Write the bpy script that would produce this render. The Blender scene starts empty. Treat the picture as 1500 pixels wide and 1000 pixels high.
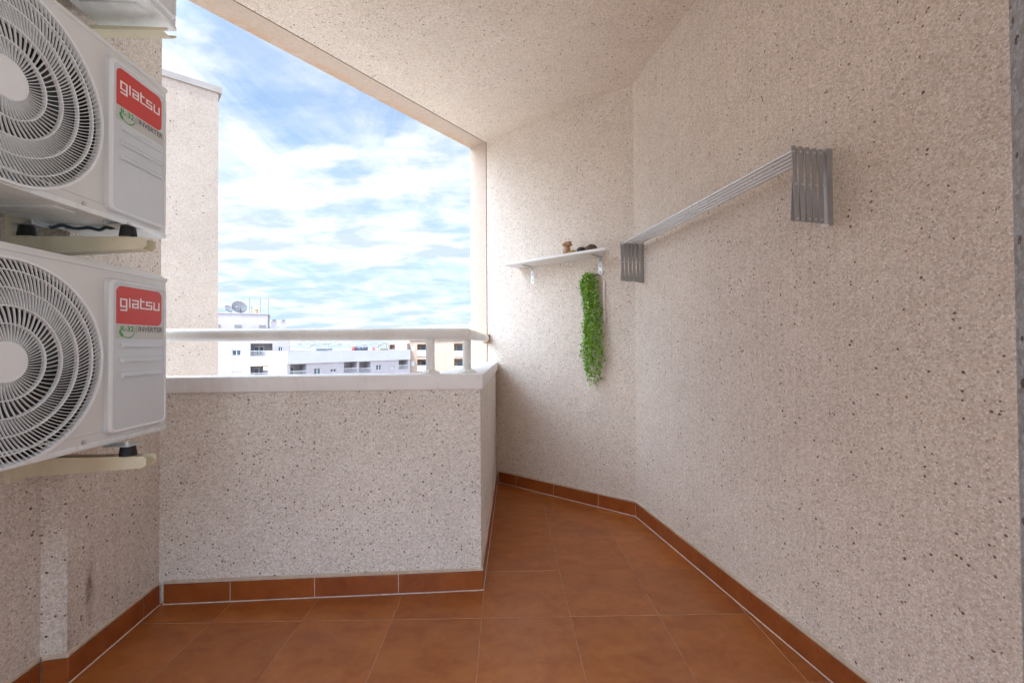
import bpy, bmesh, math, random
from mathutils import Vector, Matrix
random.seed(7)
S = bpy.context.scene
C = S.collection
R = math.radians

# ------------------------------------------------------------------ camera
EYE = Vector((0, 0, 1.1))
cam_d = bpy.data.cameras.new('camera')
cam = bpy.data.objects.new('camera', cam_d)
C.objects.link(cam)
S.camera = cam
fw = Vector((0.0167, 0.99978, 0.0129)).normalized()
ROLL = 0.0064
side = fw.cross(Vector((0, 0, 1))).normalized()
up = side.cross(fw)
# image turned clockwise by ROLL
r2 = (side * math.cos(ROLL) + up * math.sin(ROLL) * -1).normalized()
r2 = (side * math.cos(ROLL) - up * math.sin(ROLL)).normalized()
u2 = r2.cross(fw).normalized()
m = Matrix((r2, u2, -fw)).transposed().to_4x4()
m.translation = EYE
cam.matrix_world = m
cam_d.sensor_width = 36
cam_d.lens = 632.9 / 1500 * 36
cam_d.shift_y = -0.001
cam_d.clip_start = 0.02
cam_d.clip_end = 20000
S.render.resolution_x = 1024
S.render.resolution_y = 682

# ------------------------------------------------------------------ light
S.view_settings.view_transform = 'Standard'
S.view_settings.look = 'None'
S.view_settings.exposure = 2.08
S.view_settings.gamma = 1
S.cycles.max_bounces = 10
S.cycles.diffuse_bounces = 7
SUN_DIR = Vector((-0.635, -0.772, 0)).normalized()      # where the sun stands
SUN_EL = R(60)
sv = Vector((SUN_DIR.x * math.cos(SUN_EL), SUN_DIR.y * math.cos(SUN_EL), math.sin(SUN_EL)))
sd = bpy.data.lights.new('sun', 'SUN')
sd.energy = 2.0
sd.angle = R(0.5)
sd.color = (1, 0.93, 0.82)
so = bpy.data.objects.new('sun', sd)
so.rotation_euler = sv.to_track_quat('Z', 'Y').to_euler()
so.location = (0, 0, 30)
C.objects.link(so)

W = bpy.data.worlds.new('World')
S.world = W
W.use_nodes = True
wt = W.node_tree
for n in list(wt.nodes):
    wt.nodes.remove(n)


class NT:
    """tiny helper round a node tree"""
    def __init__(s, t):
        s.t = t
    def n(s, typ, ins=None, **kw):
        nd = s.t.nodes.new(typ)
        for k, v in kw.items():
            setattr(nd, k, v)
        for k, v in (ins or {}).items():
            if isinstance(v, bpy.types.NodeSocket):
                s.t.links.new(v, nd.inputs[k])
            else:
                nd.inputs[k].default_value = v
        return nd
    def math(s, op, a, b=0.0, c=None):
        ins = {0: a, 1: b}
        if c is not None:
            ins[2] = c
        return s.n('ShaderNodeMath', ins, operation=op).outputs[0]
    def ramp(s, fac, stops):
        nd = s.n('ShaderNodeValToRGB', {0: fac})
        cr = nd.color_ramp
        while len(cr.elements) > 1:
            cr.elements.remove(cr.elements[0])
        cr.elements[0].position = stops[0][0]
        cr.elements[0].color = col(stops[0][1])
        for p, c_ in stops[1:]:
            e = cr.elements.new(p)
            e.color = col(c_)
        return nd.outputs[0]
    def mix(s, fac, a, b, mode='MIX'):
        nd = s.n('ShaderNodeMix', data_type='RGBA', blend_type=mode)
        for i, v in ((0, fac), (6, a), (7, b)):
            if isinstance(v, bpy.types.NodeSocket):
                s.t.links.new(v, nd.inputs[i])
            else:
                nd.inputs[i].default_value = v if i == 0 else col(v)
        return nd.outputs[2]
    def noise(s, vec, scale, detail=4, rough=0.5, dist=0.0):
        nd = s.n('ShaderNodeTexNoise', {'Vector': vec, 'Scale': scale, 'Detail': detail,
                                        'Roughness': rough, 'Distortion': dist})
        return nd.outputs[0]
    def mapping(s, vec, scale=(1, 1, 1), loc=(0, 0, 0), rot=(0, 0, 0)):
        return s.n('ShaderNodeMapping', {'Vector': vec, 'Scale': scale, 'Location': loc, 'Rotation': rot}).outputs[0]


def col(c):
    if isinstance(c, (int, float)):
        return (c, c, c, 1)
    return tuple(c) if len(c) == 4 else (*c, 1)


w = NT(wt)
sky = w.n('ShaderNodeTexSky', sky_type='NISHITA', sun_disc=False, sun_elevation=SUN_EL,
          sun_rotation=math.atan2(SUN_DIR.x, SUN_DIR.y), air_density=1.0, dust_density=0.6, ozone_density=1.5)
tc = w.n('ShaderNodeTexCoord').outputs['Generated']
sep = w.n('ShaderNodeSeparateXYZ', {0: tc})
zc = w.math('ADD', w.math('MAXIMUM', sep.outputs[2], 0.0), 0.14)
px = w.math('DIVIDE', sep.outputs[0], zc)
py = w.math('DIVIDE', sep.outputs[1], zc)
pv = w.n('ShaderNodeCombineXYZ', {0: px, 1: py, 2: 0.0}).outputs[0]
big = w.noise(w.mapping(pv, (1.0, 1.0, 1), (5.3, 2.9, 0)), 0.55, 3, 0.5, 0.1)
cum = w.noise(w.mapping(pv, (0.9, 1.25, 1), (3.1, 1.7, 0)), 1.5, 10, 0.60, 0.15)
cir = w.noise(w.mapping(pv, (2.6, 0.7, 1), (0.4, 5.2, 0), (0, 0, R(50))), 0.9, 10, 0.66, 0.7)
bank = w.math('SUBTRACT', w.ramp(w.math('MULTIPLY_ADD', cir, 0.10, w.math('SUBTRACT', sep.outputs[2], 0.05)), [(0.0, 0.50), (0.12, 0.46), (0.19, 0.60), (0.34, 0.60), (0.42, 0.44), (0.6, 0.46), (0.8, 0.5)]), 0.5)
cover = w.ramp(w.math('ADD', w.math('MULTIPLY_ADD', big, 0.40, w.math('MULTIPLY', cum, 0.85)), bank), [(0.54, 0), (0.71, 1)])
veil = w.ramp(cir, [(0.34, 0.22), (0.64, 0.92)])
amount = w.math('MAXIMUM', cover, veil)
under = w.noise(w.mapping(pv, (0.8, 1.3, 1), (7, 2, 0)), 2.8, 9, 0.6, 0.2)
ccol = w.mix(w.ramp(under, [(0.40, 0), (0.58, 1)]), (3.3, 3.9, 4.7), (5.6, 5.7, 5.8))
skyb = w.mix(w.ramp(sep.outputs[2], [(0.0, 0.92), (0.15, 0.65), (0.30, 0.0)]), w.mix(1.0, sky.outputs[0], (0.86, 1.08, 1.14), 'MULTIPLY'), (2.15, 3.15, 4.6))
tot = w.mix(amount, skyb, ccol)
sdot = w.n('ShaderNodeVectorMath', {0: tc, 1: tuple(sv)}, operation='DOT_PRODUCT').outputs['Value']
glow = w.n('ShaderNodeMapRange', {'Value': sdot, 'From Min': 0.30, 'From Max': 0.97, 'To Min': 0.60, 'To Max': 5.6}, interpolation_type='SMOOTHSTEP').outputs[0]  # added sky boost on the unseen sun side, to brighten the interior
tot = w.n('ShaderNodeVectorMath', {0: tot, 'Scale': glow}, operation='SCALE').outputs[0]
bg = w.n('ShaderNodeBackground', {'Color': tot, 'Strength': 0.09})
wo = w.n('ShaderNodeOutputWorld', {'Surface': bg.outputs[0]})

# ------------------------------------------------------------------ helpers
def prin(name):
    mt = bpy.data.materials.new(name)
    mt.use_nodes = True
    t = NT(mt.node_tree)
    b = mt.node_tree.nodes['Principled BSDF']
    return mt, t, b


def lk(t, a, b):
    t.t.links.new(a, b)


def simple(name, c, rough=0.5, metal=0.0, var=0.08, scale=6.0, bump=0.0, bscale=60.0, dirt=None, spec=None):
    mt, t, b = prin(name)
    o = t.n('ShaderNodeTexCoord').outputs['Object']
    nz = t.noise(o, scale, 6, 0.6)
    d = tuple(max(0, x * (1 - var)) for x in c)
    l = tuple(min(1, x * (1 + var)) for x in c)
    cc = t.mix(t.ramp(nz, [(0.3, 0), (0.7, 1)]), d, l)
    if dirt:
        dn = t.noise(t.mapping(o, (1, 1, 0.35)), scale * 1.7, 8, 0.7)
        cc = t.mix(t.math('MULTIPLY', t.ramp(dn, [(0.50, 0), (0.75, 1)]), dirt[1]), cc, dirt[0])
    lk(t, cc, b.inputs['Base Color'])
    b.inputs['Metallic'].default_value = metal
    rn = t.noise(o, scale * 3, 4)
    lk(t, t.math('MULTIPLY_ADD', rn, 0.16, rough - 0.08), b.inputs['Roughness'])
    if spec is not None:
        b.inputs['Specular IOR Level'].default_value = spec
    if bump:
        bn = t.n('ShaderNodeBump', {'Height': t.noise(o, bscale, 4), 'Strength': bump, 'Distance': 0.002})
        lk(t, bn.outputs[0], b.inputs['Normal'])
    return mt


def pebble(name, mean=(0.60, 0.52, 0.45), scale=178.0, contrast=0.85, bump=0.32, stain=None, tint=(1, 1, 1), dark=0.05):
    """exposed-aggregate render: small cream, grey and tan stones with sparse dark ones"""
    mt, t, b = prin(name)
    o = t.n('ShaderNodeTexCoord').outputs['Object']
    wob = t.n('ShaderNodeTexNoise', {'Vector': o, 'Scale': 160.0, 'Detail': 2.0}).outputs[1]
    o2 = t.n('ShaderNodeVectorMath', {0: o, 1: t.n('ShaderNodeVectorMath', {0: wob, 'Scale': 0.0022}, operation='SCALE').outputs[0]}, operation='ADD').outputs[0]
    v = t.n('ShaderNodeTexVoronoi', {'Vector': o2, 'Scale': scale, 'Randomness': 1.0})
    rnd = t.n('ShaderNodeSeparateColor', {0: v.outputs['Color']})
    m_ = mean
    def k(f, sh=(1, 1, 1)):
        f = 1 + (f - 1) * contrast
        return tuple(min(0.92, m_[i] * f * sh[i]) for i in range(3))
    base = t.ramp(rnd.outputs[0], [(0.0, k(0.62)), (0.10, k(0.78, (1, .97, .92))), (0.25, k(0.9, (1.02, .97, .9))), (0.45, k(1.0)),
                                   (0.62, k(1.08, (1, 1, .98))), (0.8, k(1.18, (.98, 1, 1.03))), (0.93, k(1.3, (.97, 1, 1.04))), (1.0, k(1.05, (1.05, .93, .8)))])
    ve = t.n('ShaderNodeTexVoronoi', {'Vector': o2, 'Scale': scale, 'Randomness': 1.0}, feature='DISTANCE_TO_EDGE')
    gap = t.ramp(ve.outputs['Distance'], [(0.0, 0.9), (0.08, 0.45), (0.16, 0)])
    base = t.mix(t.math('MULTIPLY', gap, 0.8), base, k(0.70, (1, 0.97, 0.93)))
    base = t.mix(1.0, base, (1.06, 1.06, 1.06), 'MULTIPLY')
    # second, larger stones of warm brown and grey
    v2 = t.n('ShaderNodeTexVoronoi', {'Vector': o2, 'Scale': scale * 0.42, 'Randomness': 1.0})
    r2_ = t.n('ShaderNodeSeparateColor', {0: v2.outputs['Color']})
    big = t.math('MULTIPLY', t.math('LESS_THAN', v2.outputs['Distance'], 0.30), t.math('GREATER_THAN', r2_.outputs[0], 1 - dark * 2.2))
    bigc = t.ramp(r2_.outputs[1], [(0, (0.24, 0.19, 0.15)), (0.4, (0.40, 0.30, 0.22)), (0.7, (0.30, 0.27, 0.24)), (1, (0.45, 0.28, 0.16))])
    cc = t.mix(t.math('MULTIPLY', big, 0.55), base, bigc)
    # sparse black stones
    v3 = t.n('ShaderNodeTexVoronoi', {'Vector': t.mapping(o2, loc=(3.3, 1.2, 5.1)), 'Scale': scale * 0.46, 'Randomness': 1.0})
    r3 = t.n('ShaderNodeSeparateColor', {0: v3.outputs['Color']})
    cl = t.math('MULTIPLY_ADD', t.ramp(t.noise(o, 5.0, 6, 0.7), [(0.35, 0), (0.68, 1)]), -dark * 2.9, 1 - dark * 0.35)
    blk = t.math('MULTIPLY', t.math('LESS_THAN', v3.outputs['Distance'], t.math('MULTIPLY_ADD', r3.outputs[2], 0.20, 0.20)), t.math('GREATER_THAN', r3.outputs[0], cl))
    cc = t.mix(t.math('MULTIPLY', blk, 0.9), cc, t.ramp(r3.outputs[1], [(0.0, (0.05, 0.04, 0.035)), (0.5, (0.12, 0.09, 0.07)), (1.0, (0.24, 0.15, 0.09))]))
    # mortar between the stones and uneven weathering
    wz = t.ramp(t.noise(o, 1.4, 7, 0.6), [(0.3, (0.93, 0.92, 0.92)), (0.7, (1.04, 1.03, 1.02))])
    cc = t.mix(1.0, cc, wz, 'MULTIPLY')
    wz2 = t.ramp(t.noise(o, 9, 5, 0.6), [(0.3, (0.96, 0.95, 0.94)), (0.7, (1.03, 1.03, 1.03))])
    cc = t.mix(1.0, cc, wz2, 'MULTIPLY')
    cc = t.mix(1.0, cc, tint, 'MULTIPLY')
    if stain:
        for (x, y, z, sx, sy, sz, c_, a) in stain:
            d = t.n('ShaderNodeVectorMath', {0: t.mapping(o, (1 / sx, 1 / sy, 1 / sz), (-x / sx, -y / sy, -z / sz))}, operation='LENGTH').outputs['Value']
            nn = t.noise(t.mapping(o, (1, 1, 0.3)), 42, 6, 0.75)
            f_ = t.math('MULTIPLY', t.ramp(d, [(0.15, 1), (1.0, 0)]), t.ramp(nn, [(0.36, 0), (0.62, 1)]))
            cc = t.mix(t.math('MULTIPLY', f_, a), cc, c_)
    lk(t, cc, b.inputs['Base Color'])
    b.inputs['Roughness'].default_value = 0.72
    b.inputs['Specular IOR Level'].default_value = 0.3
    hgt = t.math('MULTIPLY_ADD', t.ramp(v.outputs['Distance'], [(0.0, 1), (0.7, 0)]), 0.7, t.math('MULTIPLY', rnd.outputs[1], 0.5))
    bn = t.n('ShaderNodeBump', {'Height': hgt, 'Strength': bump, 'Distance': 0.003})
    lk(t, bn.outputs[0], b.inputs['Normal'])
    return mt


def mesh_obj(name, bm, mats=None, parent=None, smooth=False, sharp=None):
    bmesh.ops.recalc_face_normals(bm, faces=bm.faces[:])
    me = bpy.data.meshes.new(name)
    bm.to_mesh(me)
    bm.free()
    if smooth:
        for p in me.polygons:
            p.use_smooth = True
        if sharp:
            me.set_sharp_from_angle(angle=R(sharp))
    for mt in (mats if isinstance(mats, (list, tuple)) else [mats]):
        if mt:
            me.materials.append(mt)
    o = bpy.data.objects.new(name, me)
    C.objects.link(o)
    if parent:
        o.parent = parent
    return o


def tag(o, label=None, cat=None, group=None, kind=None):
    if label: o['label'] = label
    if cat: o['category'] = cat
    if group: o['group'] = group
    if kind: o['kind'] = kind
    return o


def thing(name, loc=(0, 0, 0), rz=0.0, label=None, cat=None, group=None):
    o = bpy.data.objects.new(name, None)
    o.empty_display_size = 0.1
    o.location = loc
    o.rotation_euler = (0, 0, rz)
    C.objects.link(o)
    return tag(o, label, cat, group)


def copy_tree(o, parent=None):
    c = o.copy()
    C.objects.link(c)
    c.parent = parent
    for ch in [x for x in C.objects if x.parent == o]:
        copy_tree(ch, c)
    return c


def box(bm, x0, x1, y0, y1, z0, z1, bev=0.0, seg=2, mi=0, rz=0.0, mat=None):
    vs = [bm.verts.new((x, y, z)) for x in (x0, x1) for y in (y0, y1) for z in (z0, z1)]
    F = [(0, 1, 3, 2), (4, 6, 7, 5), (0, 4, 5, 1), (2, 3, 7, 6), (0, 2, 6, 4), (1, 5, 7, 3)]
    fs = [bm.faces.new([vs[i] for i in f]) for f in F]
    if bev:
        es = list({e for f in fs for e in f.edges})
        ret = bmesh.ops.bevel(bm, geom=es, offset=bev, segments=seg, affect='EDGES', profile=0.5)
        fs = list({f for v in ret['verts'] for f in v.link_faces} | {f for f in fs if f.is_valid})
        vs = list({v for f in fs for v in f.verts})
    for f in fs:
        f.material_index = mi
    if mat is not None:
        bmesh.ops.transform(bm, matrix=mat, verts=vs)
    return fs


def prism(bm, pts, z0, z1, mi=0):
    lo = [bm.verts.new((p[0], p[1], z0)) for p in pts]
    hi = [bm.verts.new((p[0], p[1], z1)) for p in pts]
    n = len(pts)
    fs = [bm.faces.new(lo[::-1]), bm.faces.new(hi)]
    for i in range(n):
        fs.append(bm.faces.new((lo[i], lo[(i + 1) % n], hi[(i + 1) % n], hi[i])))
    for f in fs:
        f.material_index = mi
    return fs


def tube(bm, pts, r, seg=10, cap=True, mi=0, squash=None):
    """sweep a circle (radius r or list) along pts"""
    pts = [Vector(p) for p in pts]
    rings = []
    for i, p in enumerate(pts):
        a = pts[max(i - 1, 0)]
        b = pts[min(i + 1, len(pts) - 1)]
        d = (b - a).normalized()
        ref = Vector((0, 0, 1)) if abs(d.z) < 0.95 else Vector((1, 0, 0))
        s_ = d.cross(ref).normalized()
        t_ = s_.cross(d).normalized()
        rr = r[i] if isinstance(r, (list, tuple)) else r
        rs, rt = (rr, rr) if squash is None else (rr * squash[0], rr * squash[1])
        rings.append([bm.verts.new(p + s_ * math.cos(2 * math.pi * k / seg) * rs + t_ * math.sin(2 * math.pi * k / seg) * rt) for k in range(seg)])
    fs = []
    for i in range(len(rings) - 1):
        for k in range(seg):
            fs.append(bm.faces.new((rings[i][k], rings[i][(k + 1) % seg], rings[i + 1][(k + 1) % seg], rings[i + 1][k])))
    if cap:
        fs.append(bm.faces.new(rings[0][::-1]))
        fs.append(bm.faces.new(rings[-1]))
    for f in fs:
        f.material_index = mi
    return fs


def obox(bm, p, q_, w_, z0, z1, nrm, bev=0.0, mi=0):
    """box along the floor line p->q_, w_ thick towards nrm"""
    p = Vector((p[0], p[1], 0)); q_ = Vector((q_[0], q_[1], 0)); n = Vector((nrm[0], nrm[1], 0)).normalized()
    d = (q_ - p)
    L = d.length
    d.normalize()
    M = Matrix(((d.x, n.x, 0, p.x), (d.y, n.y, 0, p.y), (0, 0, 1, 0), (0, 0, 0, 1)))
    return box(bm, 0, L, 0, w_, z0, z1, bev, mi=mi, mat=M)


# ------------------------------------------------------------------ materials
M_wall = pebble('pebble_wall', mean=(0.710, 0.650, 0.588), scale=195, dark=0.040)
M_wall_left = pebble('pebble_wall_left', mean=(0.655, 0.61, 0.565), dark=0.06,
                     stain=[(-1.4577, 1.5494, 0.25, 0.022, 0.022, 0.12, (0.13, 0.06, 0.015), 1.0),
                            (-1.44, 1.47, 0.22, 0.03, 0.03, 0.30, (0.25, 0.20, 0.15), 0.45)])
M_parapet = pebble('pebble_parapet', mean=(0.745, 0.725, 0.695), dark=0.075)
M_ceil = pebble('pebble_ceiling', mean=(0.735, 0.675, 0.61), dark=0.045, contrast=0.7, bump=0.25)
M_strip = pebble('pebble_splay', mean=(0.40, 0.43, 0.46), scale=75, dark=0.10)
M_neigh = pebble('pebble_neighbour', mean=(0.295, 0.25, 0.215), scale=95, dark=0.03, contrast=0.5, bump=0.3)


def m_tile(name, c1, c2, rough, X0, Y0, Wd):
    mt, t, b = prin(name)
    o = t.n('ShaderNodeTexCoord').outputs['Object']
    sp = t.n('ShaderNodeSeparateXYZ', {0: o})
    fx = t.math('FLOOR', t.math('DIVIDE', t.math('SUBTRACT', sp.outputs[0], X0), Wd))
    fy = t.math('FLOOR', t.math('DIVIDE', t.math('SUBTRACT', sp.outputs[1], Y0), Wd))
    idv = t.n('ShaderNodeCombineXYZ', {0: fx, 1: fy, 2: 0.0}).outputs[0]
    wn = t.n('ShaderNodeTexWhiteNoise', {0: idv}, noise_dimensions='3D')
    off = t.n('ShaderNodeVectorMath', {0: wn.outputs[1], 'Scale': 13.0}, operation='SCALE').outputs[0]
    o2 = t.n('ShaderNodeVectorMath', {0: o, 1: off}, operation='ADD').outputs[0]
    n1 = t.noise(t.mapping(o2, (1, 1.6, 1)), 7.0, 8, 0.62, 0.6)
    n2 = t.noise(o2, 28.0, 6, 0.65, 0.3)
    f_ = t.math('MULTIPLY_ADD', n2, 0.35, t.math('MULTIPLY', n1, 0.75))
    cc = t.mix(t.ramp(f_, [(0.36, 0), (0.68, 1)]), c1, c2)
    tv = t.ramp(wn.outputs[0], [(0, (0.91, 0.90, 0.89)), (1, (1.07, 1.06, 1.05))])
    cc = t.mix(1.0, cc, tv, 'MULTIPLY')
    dust = t.ramp(t.noise(o, 2.2, 8, 0.7), [(0.5, 0), (0.8, 1)])
    cc = t.mix(t.math('MULTIPLY', dust, 0.14), cc, (0.34, 0.25, 0.20))
    lk(t, cc, b.inputs['Base Color'])
    rr = t.math('MULTIPLY_ADD', t.noise(o, 11, 7, 0.7), 0.30, rough - 0.12)
    lk(t, rr, b.inputs['Roughness'])
    b.inputs['Specular IOR Level'].default_value = 0.55
    bn = t.n('ShaderNodeBump', {'Height': n2, 'Strength': 0.12, 'Distance': 0.003})
    lk(t, bn.outputs[0], b.inputs['Normal'])
    return mt


TX, TY, TW = -0.1008, 1.7654, 0.3609
M_tile = m_tile('terracotta_tile', (0.27, 0.068, 0.010), (0.40, 0.135, 0.028), 0.32, TX, TY, TW)
M_grout = simple('floor_grout', (0.40, 0.225, 0.135), 0.8, var=0.35, scale=14)
M_skirt = m_tile('skirting_tile', (0.23, 0.052, 0.010), (0.34, 0.095, 0.020), 0.30, TX, TY, 0.36)
M_caulk = simple('white_grout', (0.66, 0.60, 0.55), 0.7, var=0.15, scale=30, dirt=((0.30, 0.2, 0.14), 0.5))
M_mortar = simple('mortar_band', (0.58, 0.48, 0.38), 0.8, var=0.15, scale=22, bump=0.4, bscale=200, dirt=((0.40, 0.28, 0.2), 0.4))
M_cap = simple('painted_coping', (0.84, 0.84, 0.84), 0.55, var=0.05, scale=5, bump=0.2, bscale=60, dirt=((0.50, 0.46, 0.42), 0.45))
M_rail = simple('painted_rail', (0.78, 0.775, 0.74), 0.38, var=0.05, scale=4, dirt=((0.42, 0.36, 0.28), 0.35))
M_rust = simple('rusty_fixing', (0.30, 0.18, 0.10), 0.7, var=0.4, scale=60)


def m_edge():
    mt, t, b = prin('stained_edge_render')
    o = t.n('ShaderNodeTexCoord').outputs['Object']
    nz = t.noise(o, 40, 6, 0.65)
    cc = t.mix(t.ramp(nz, [(0.3, 0), (0.7, 1)]), (0.50, 0.41, 0.335), (0.60, 0.50, 0.42))
    # distance across the strip from its outer arris
    d = Vector((0.62, 0.785, 0)).normalized()
    nrm = Vector((d.y, -d.x, 0))
    dt = t.n('ShaderNodeVectorMath', {0: o, 1: tuple(nrm)}, operation='DOT_PRODUCT').outputs['Value']
    off = nrm.dot(Vector((-0.265, 3.7355, 0)))
    ds = t.math('SUBTRACT', dt, off)
    sp_z = t.math('DIVIDE', t.n('ShaderNodeSeparateXYZ', {0: o}).outputs[2], 2.9)
    st = t.noise(t.mapping(o, (1, 1, 1)), 9, 7, 0.7, 0.8)
    f_ = t.math('MULTIPLY', t.ramp(t.math('DIVIDE', ds, 0.10), [(0.0, 1), (0.45, 0.75), (1.0, 0.0)]), t.ramp(st, [(0.42, 0), (0.60, 1)]))
    hz = t.ramp(sp_z, [(0.0, 0.0), (0.9, 0.0), (0.95, 1.0)])
    cc = t.mix(t.math('MULTIPLY', t.math('MULTIPLY', f_, hz), 0.6), cc, (0.52, 0.29, 0.13))
    f2 = t.ramp(t.noise(o, 5, 6, 0.7), [(0.5, 0), (0.75, 1)])
    cc = t.mix(t.math('MULTIPLY', f2, 0.22), cc, (0.55, 0.42, 0.32))
    lk(t, cc, b.inputs['Base Color'])
    b.inputs['Roughness'].default_value = 0.8
    lk(t, t.n('ShaderNodeBump', {'Height': nz, 'Strength': 0.5, 'Distance': 0.003}).outputs[0], b.inputs['Normal'])
    return mt


M_edge = m_edge()
M_casing = simple('ac_casing_paint', (0.66, 0.67, 0.67), 0.42, var=0.03, scale=3, dirt=((0.42, 0.38, 0.33), 0.18))
M_panel = simple('ac_panel_plastic', (0.60, 0.64, 0.68), 0.36, var=0.03, scale=3, dirt=((0.44, 0.42, 0.40), 0.18))
M_grille = simple('ac_grille_plastic', (0.74, 0.77, 0.79), 0.40, var=0.03, scale=4)
M_ncope = simple('weathered_coping', (0.24, 0.215, 0.20), 0.8, var=0.15, scale=3)
M_dark = simple('dark_interior', (0.025, 0.026, 0.028), 0.5, var=0.3, scale=20)
M_blade = simple('fan_blade_plastic', (0.05, 0.052, 0.06), 0.35, var=0.1)
M_red = simple('badge_red', (0.56, 0.035, 0.03), 0.32, var=0.04)
M_white = simple('badge_white', (0.80, 0.76, 0.76), 0.4, var=0.02)
M_green = simple('badge_green', (0.03, 0.30, 0.06), 0.5, var=0.05)
M_sticker = simple('badge_sticker', (0.50, 0.51, 0.49), 0.35, var=0.02)
M_grey_text = simple('badge_grey_ink', (0.10, 0.10, 0.10), 0.5, var=0.05)
M_cream = simple('cream_bracket_paint', (0.70, 0.66, 0.50), 0.42, var=0.04, scale=8, dirt=((0.45, 0.36, 0.22), 0.3))
M_rubber = simple('black_rubber', (0.006, 0.006, 0.007), 0.6, var=0.2)
M_galv = simple('galvanised_steel', (0.55, 0.57, 0.58), 0.38, metal=0.75, var=0.15, scale=40)
M_pan = simple('ac_base_pan', (0.74, 0.78, 0.79), 0.4, metal=0.1, var=0.08, scale=12, dirt=((0.35, 0.36, 0.36), 0.4))
M_alu = simple('grey_aluminium', (0.40, 0.41, 0.42), 0.42, metal=0.35, var=0.06, scale=20)
M_alu_l = simple('pale_aluminium', (0.66, 0.66, 0.68), 0.3, metal=0.75, var=0.05, scale=20)
M_shelf = simple('white_laminate', (0.80, 0.79, 0.77), 0.4, var=0.02)
M_cable = simple('dark_blue_cable', (0.03, 0.06, 0.09), 0.5, var=0.2)


# ------------------------------------------------------------------ plan of the balcony (skirting faces)
ROOM = [(-1.235, -1.20), (-1.5115, 1.440), (-1.440, 1.4555), (-1.486, 1.8925), (-0.1037, 1.9649), (-0.0652, 3.5118),
        (0.8337, 2.7772), (1.1310, 0.948), (0.985, 0.70)]
CEIL = 2.801
OFF = 0.010


def off_line(pts, d):
    """polyline moved d away from the room (to the left-hand side of travel)"""
    out = []
    n = len(pts)
    for i in range(n):
        segs = []
        if i > 0: segs.append((Vector(pts[i - 1]), Vector(pts[i])))
        if i < n - 1: segs.append((Vector(pts[i]), Vector(pts[i + 1])))
        ns = []
        for a, b_ in segs:
            t_ = (b_ - a).normalized()
            ns.append(Vector((-t_.y, t_.x)))
        if len(ns) == 1:
            p = Vector(pts[i]) + ns[0] * d
        else:
            k = 1 + ns[0].dot(ns[1])
            p = Vector(pts[i]) + (ns[0] + ns[1]) * (d / k)
        out.append((p.x, p.y))
    return out


WL = off_line(ROOM, OFF)      # the render's own face


def nout(a, b_):
    t_ = (Vector(b_) - Vector(a)).normalized()
    return Vector((-t_.y, t_.x))


def skirting(parent, a, b_, joints, ea=0.0, eb=0.0):
    """row of cut floor tiles along a->b_, white grout at its foot, mortar band on top"""
    A_, B_ = Vector(a), Vector(b_)
    t_ = (B_ - A_).normalized()
    L = (B_ - A_).length
    n_ = -nout(a, b_)
    js = [0 + ea] + list(joints) + [L - eb]
    bm = bmesh.new()
    back = A_ - n_ * (OFF - 0.002)
    for i in range(len(js) - 1):
        s0, s1 = js[i] + 0.0016, js[i + 1] - 0.0016
        if s1 - s0 < 0.005: continue
        p, q_ = back + t_ * s0, back + t_ * s1
        obox(bm, p, q_, OFF - 0.002 + random.uniform(-0.0007, 0.0007), 0.0045, 0.085 + random.uniform(-0.0008, 0.0008), n_, bev=0.0012, mi=0)
    p, q_ = back + t_ * ea, back + t_ * (L - eb)
    obox(bm, p, q_, OFF - 0.0045, 0.001, 0.083, n_, mi=1)
    obox(bm, p, q_, OFF + 0.0005, -0.001, 0.0040, n_, bev=0.001, mi=1)
    sk = mesh_obj('skirting', bm, [M_skirt, M_caulk], parent)
    bm = bmesh.new()
    obox(bm, p - n_ * 0.003, q_ - n_ * 0.003, 0.0085, 0.0855, 0.100, n_, bev=0.003, mi=0)
    mesh_obj('mortar_band', bm, [M_mortar], parent)
    return sk


def wall_prism(bm, i, th, z0, z1, e0=0.0, e1=0.0, mi=0):
    a, b_ = Vector(WL[i]), Vector(WL[i + 1])
    t_ = (b_ - a).normalized()
    n_ = nout(a, b_)
    a = a - t_ * e0
    b_ = b_ + t_ * e1
    prism(bm, [a, b_, b_ + n_ * th, a + n_ * th], z0, z1, mi)


# left wall with its small step
bm = bmesh.new()
pl = [WL[0], WL[1], WL[2], (WL[3][0], WL[3][1] + 0.004), (-1.80, 1.90), (-1.80, -1.20)]
prism(bm, pl, -0.2, 2.83)
lw = mesh_obj('balcony_wall', bm, M_wall_left)
tag(lw, 'pebble-dashed left wall with a small vertical step behind the stacked condenser units', 'wall', 'pebble-dashed walls enclosing the balcony')
skirting(lw, ROOM[2], ROOM[3], [0.345], 0.0, 0.0)
skirting(lw, ROOM[1], ROOM[2], [], 0.0, 0.0)
skirting(lw, ROOM[0], ROOM[1], [0.2, 0.56, 0.92, 1.28, 1.64, 2.0, 2.36, 2.62], 0.0, 0.0)

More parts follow.
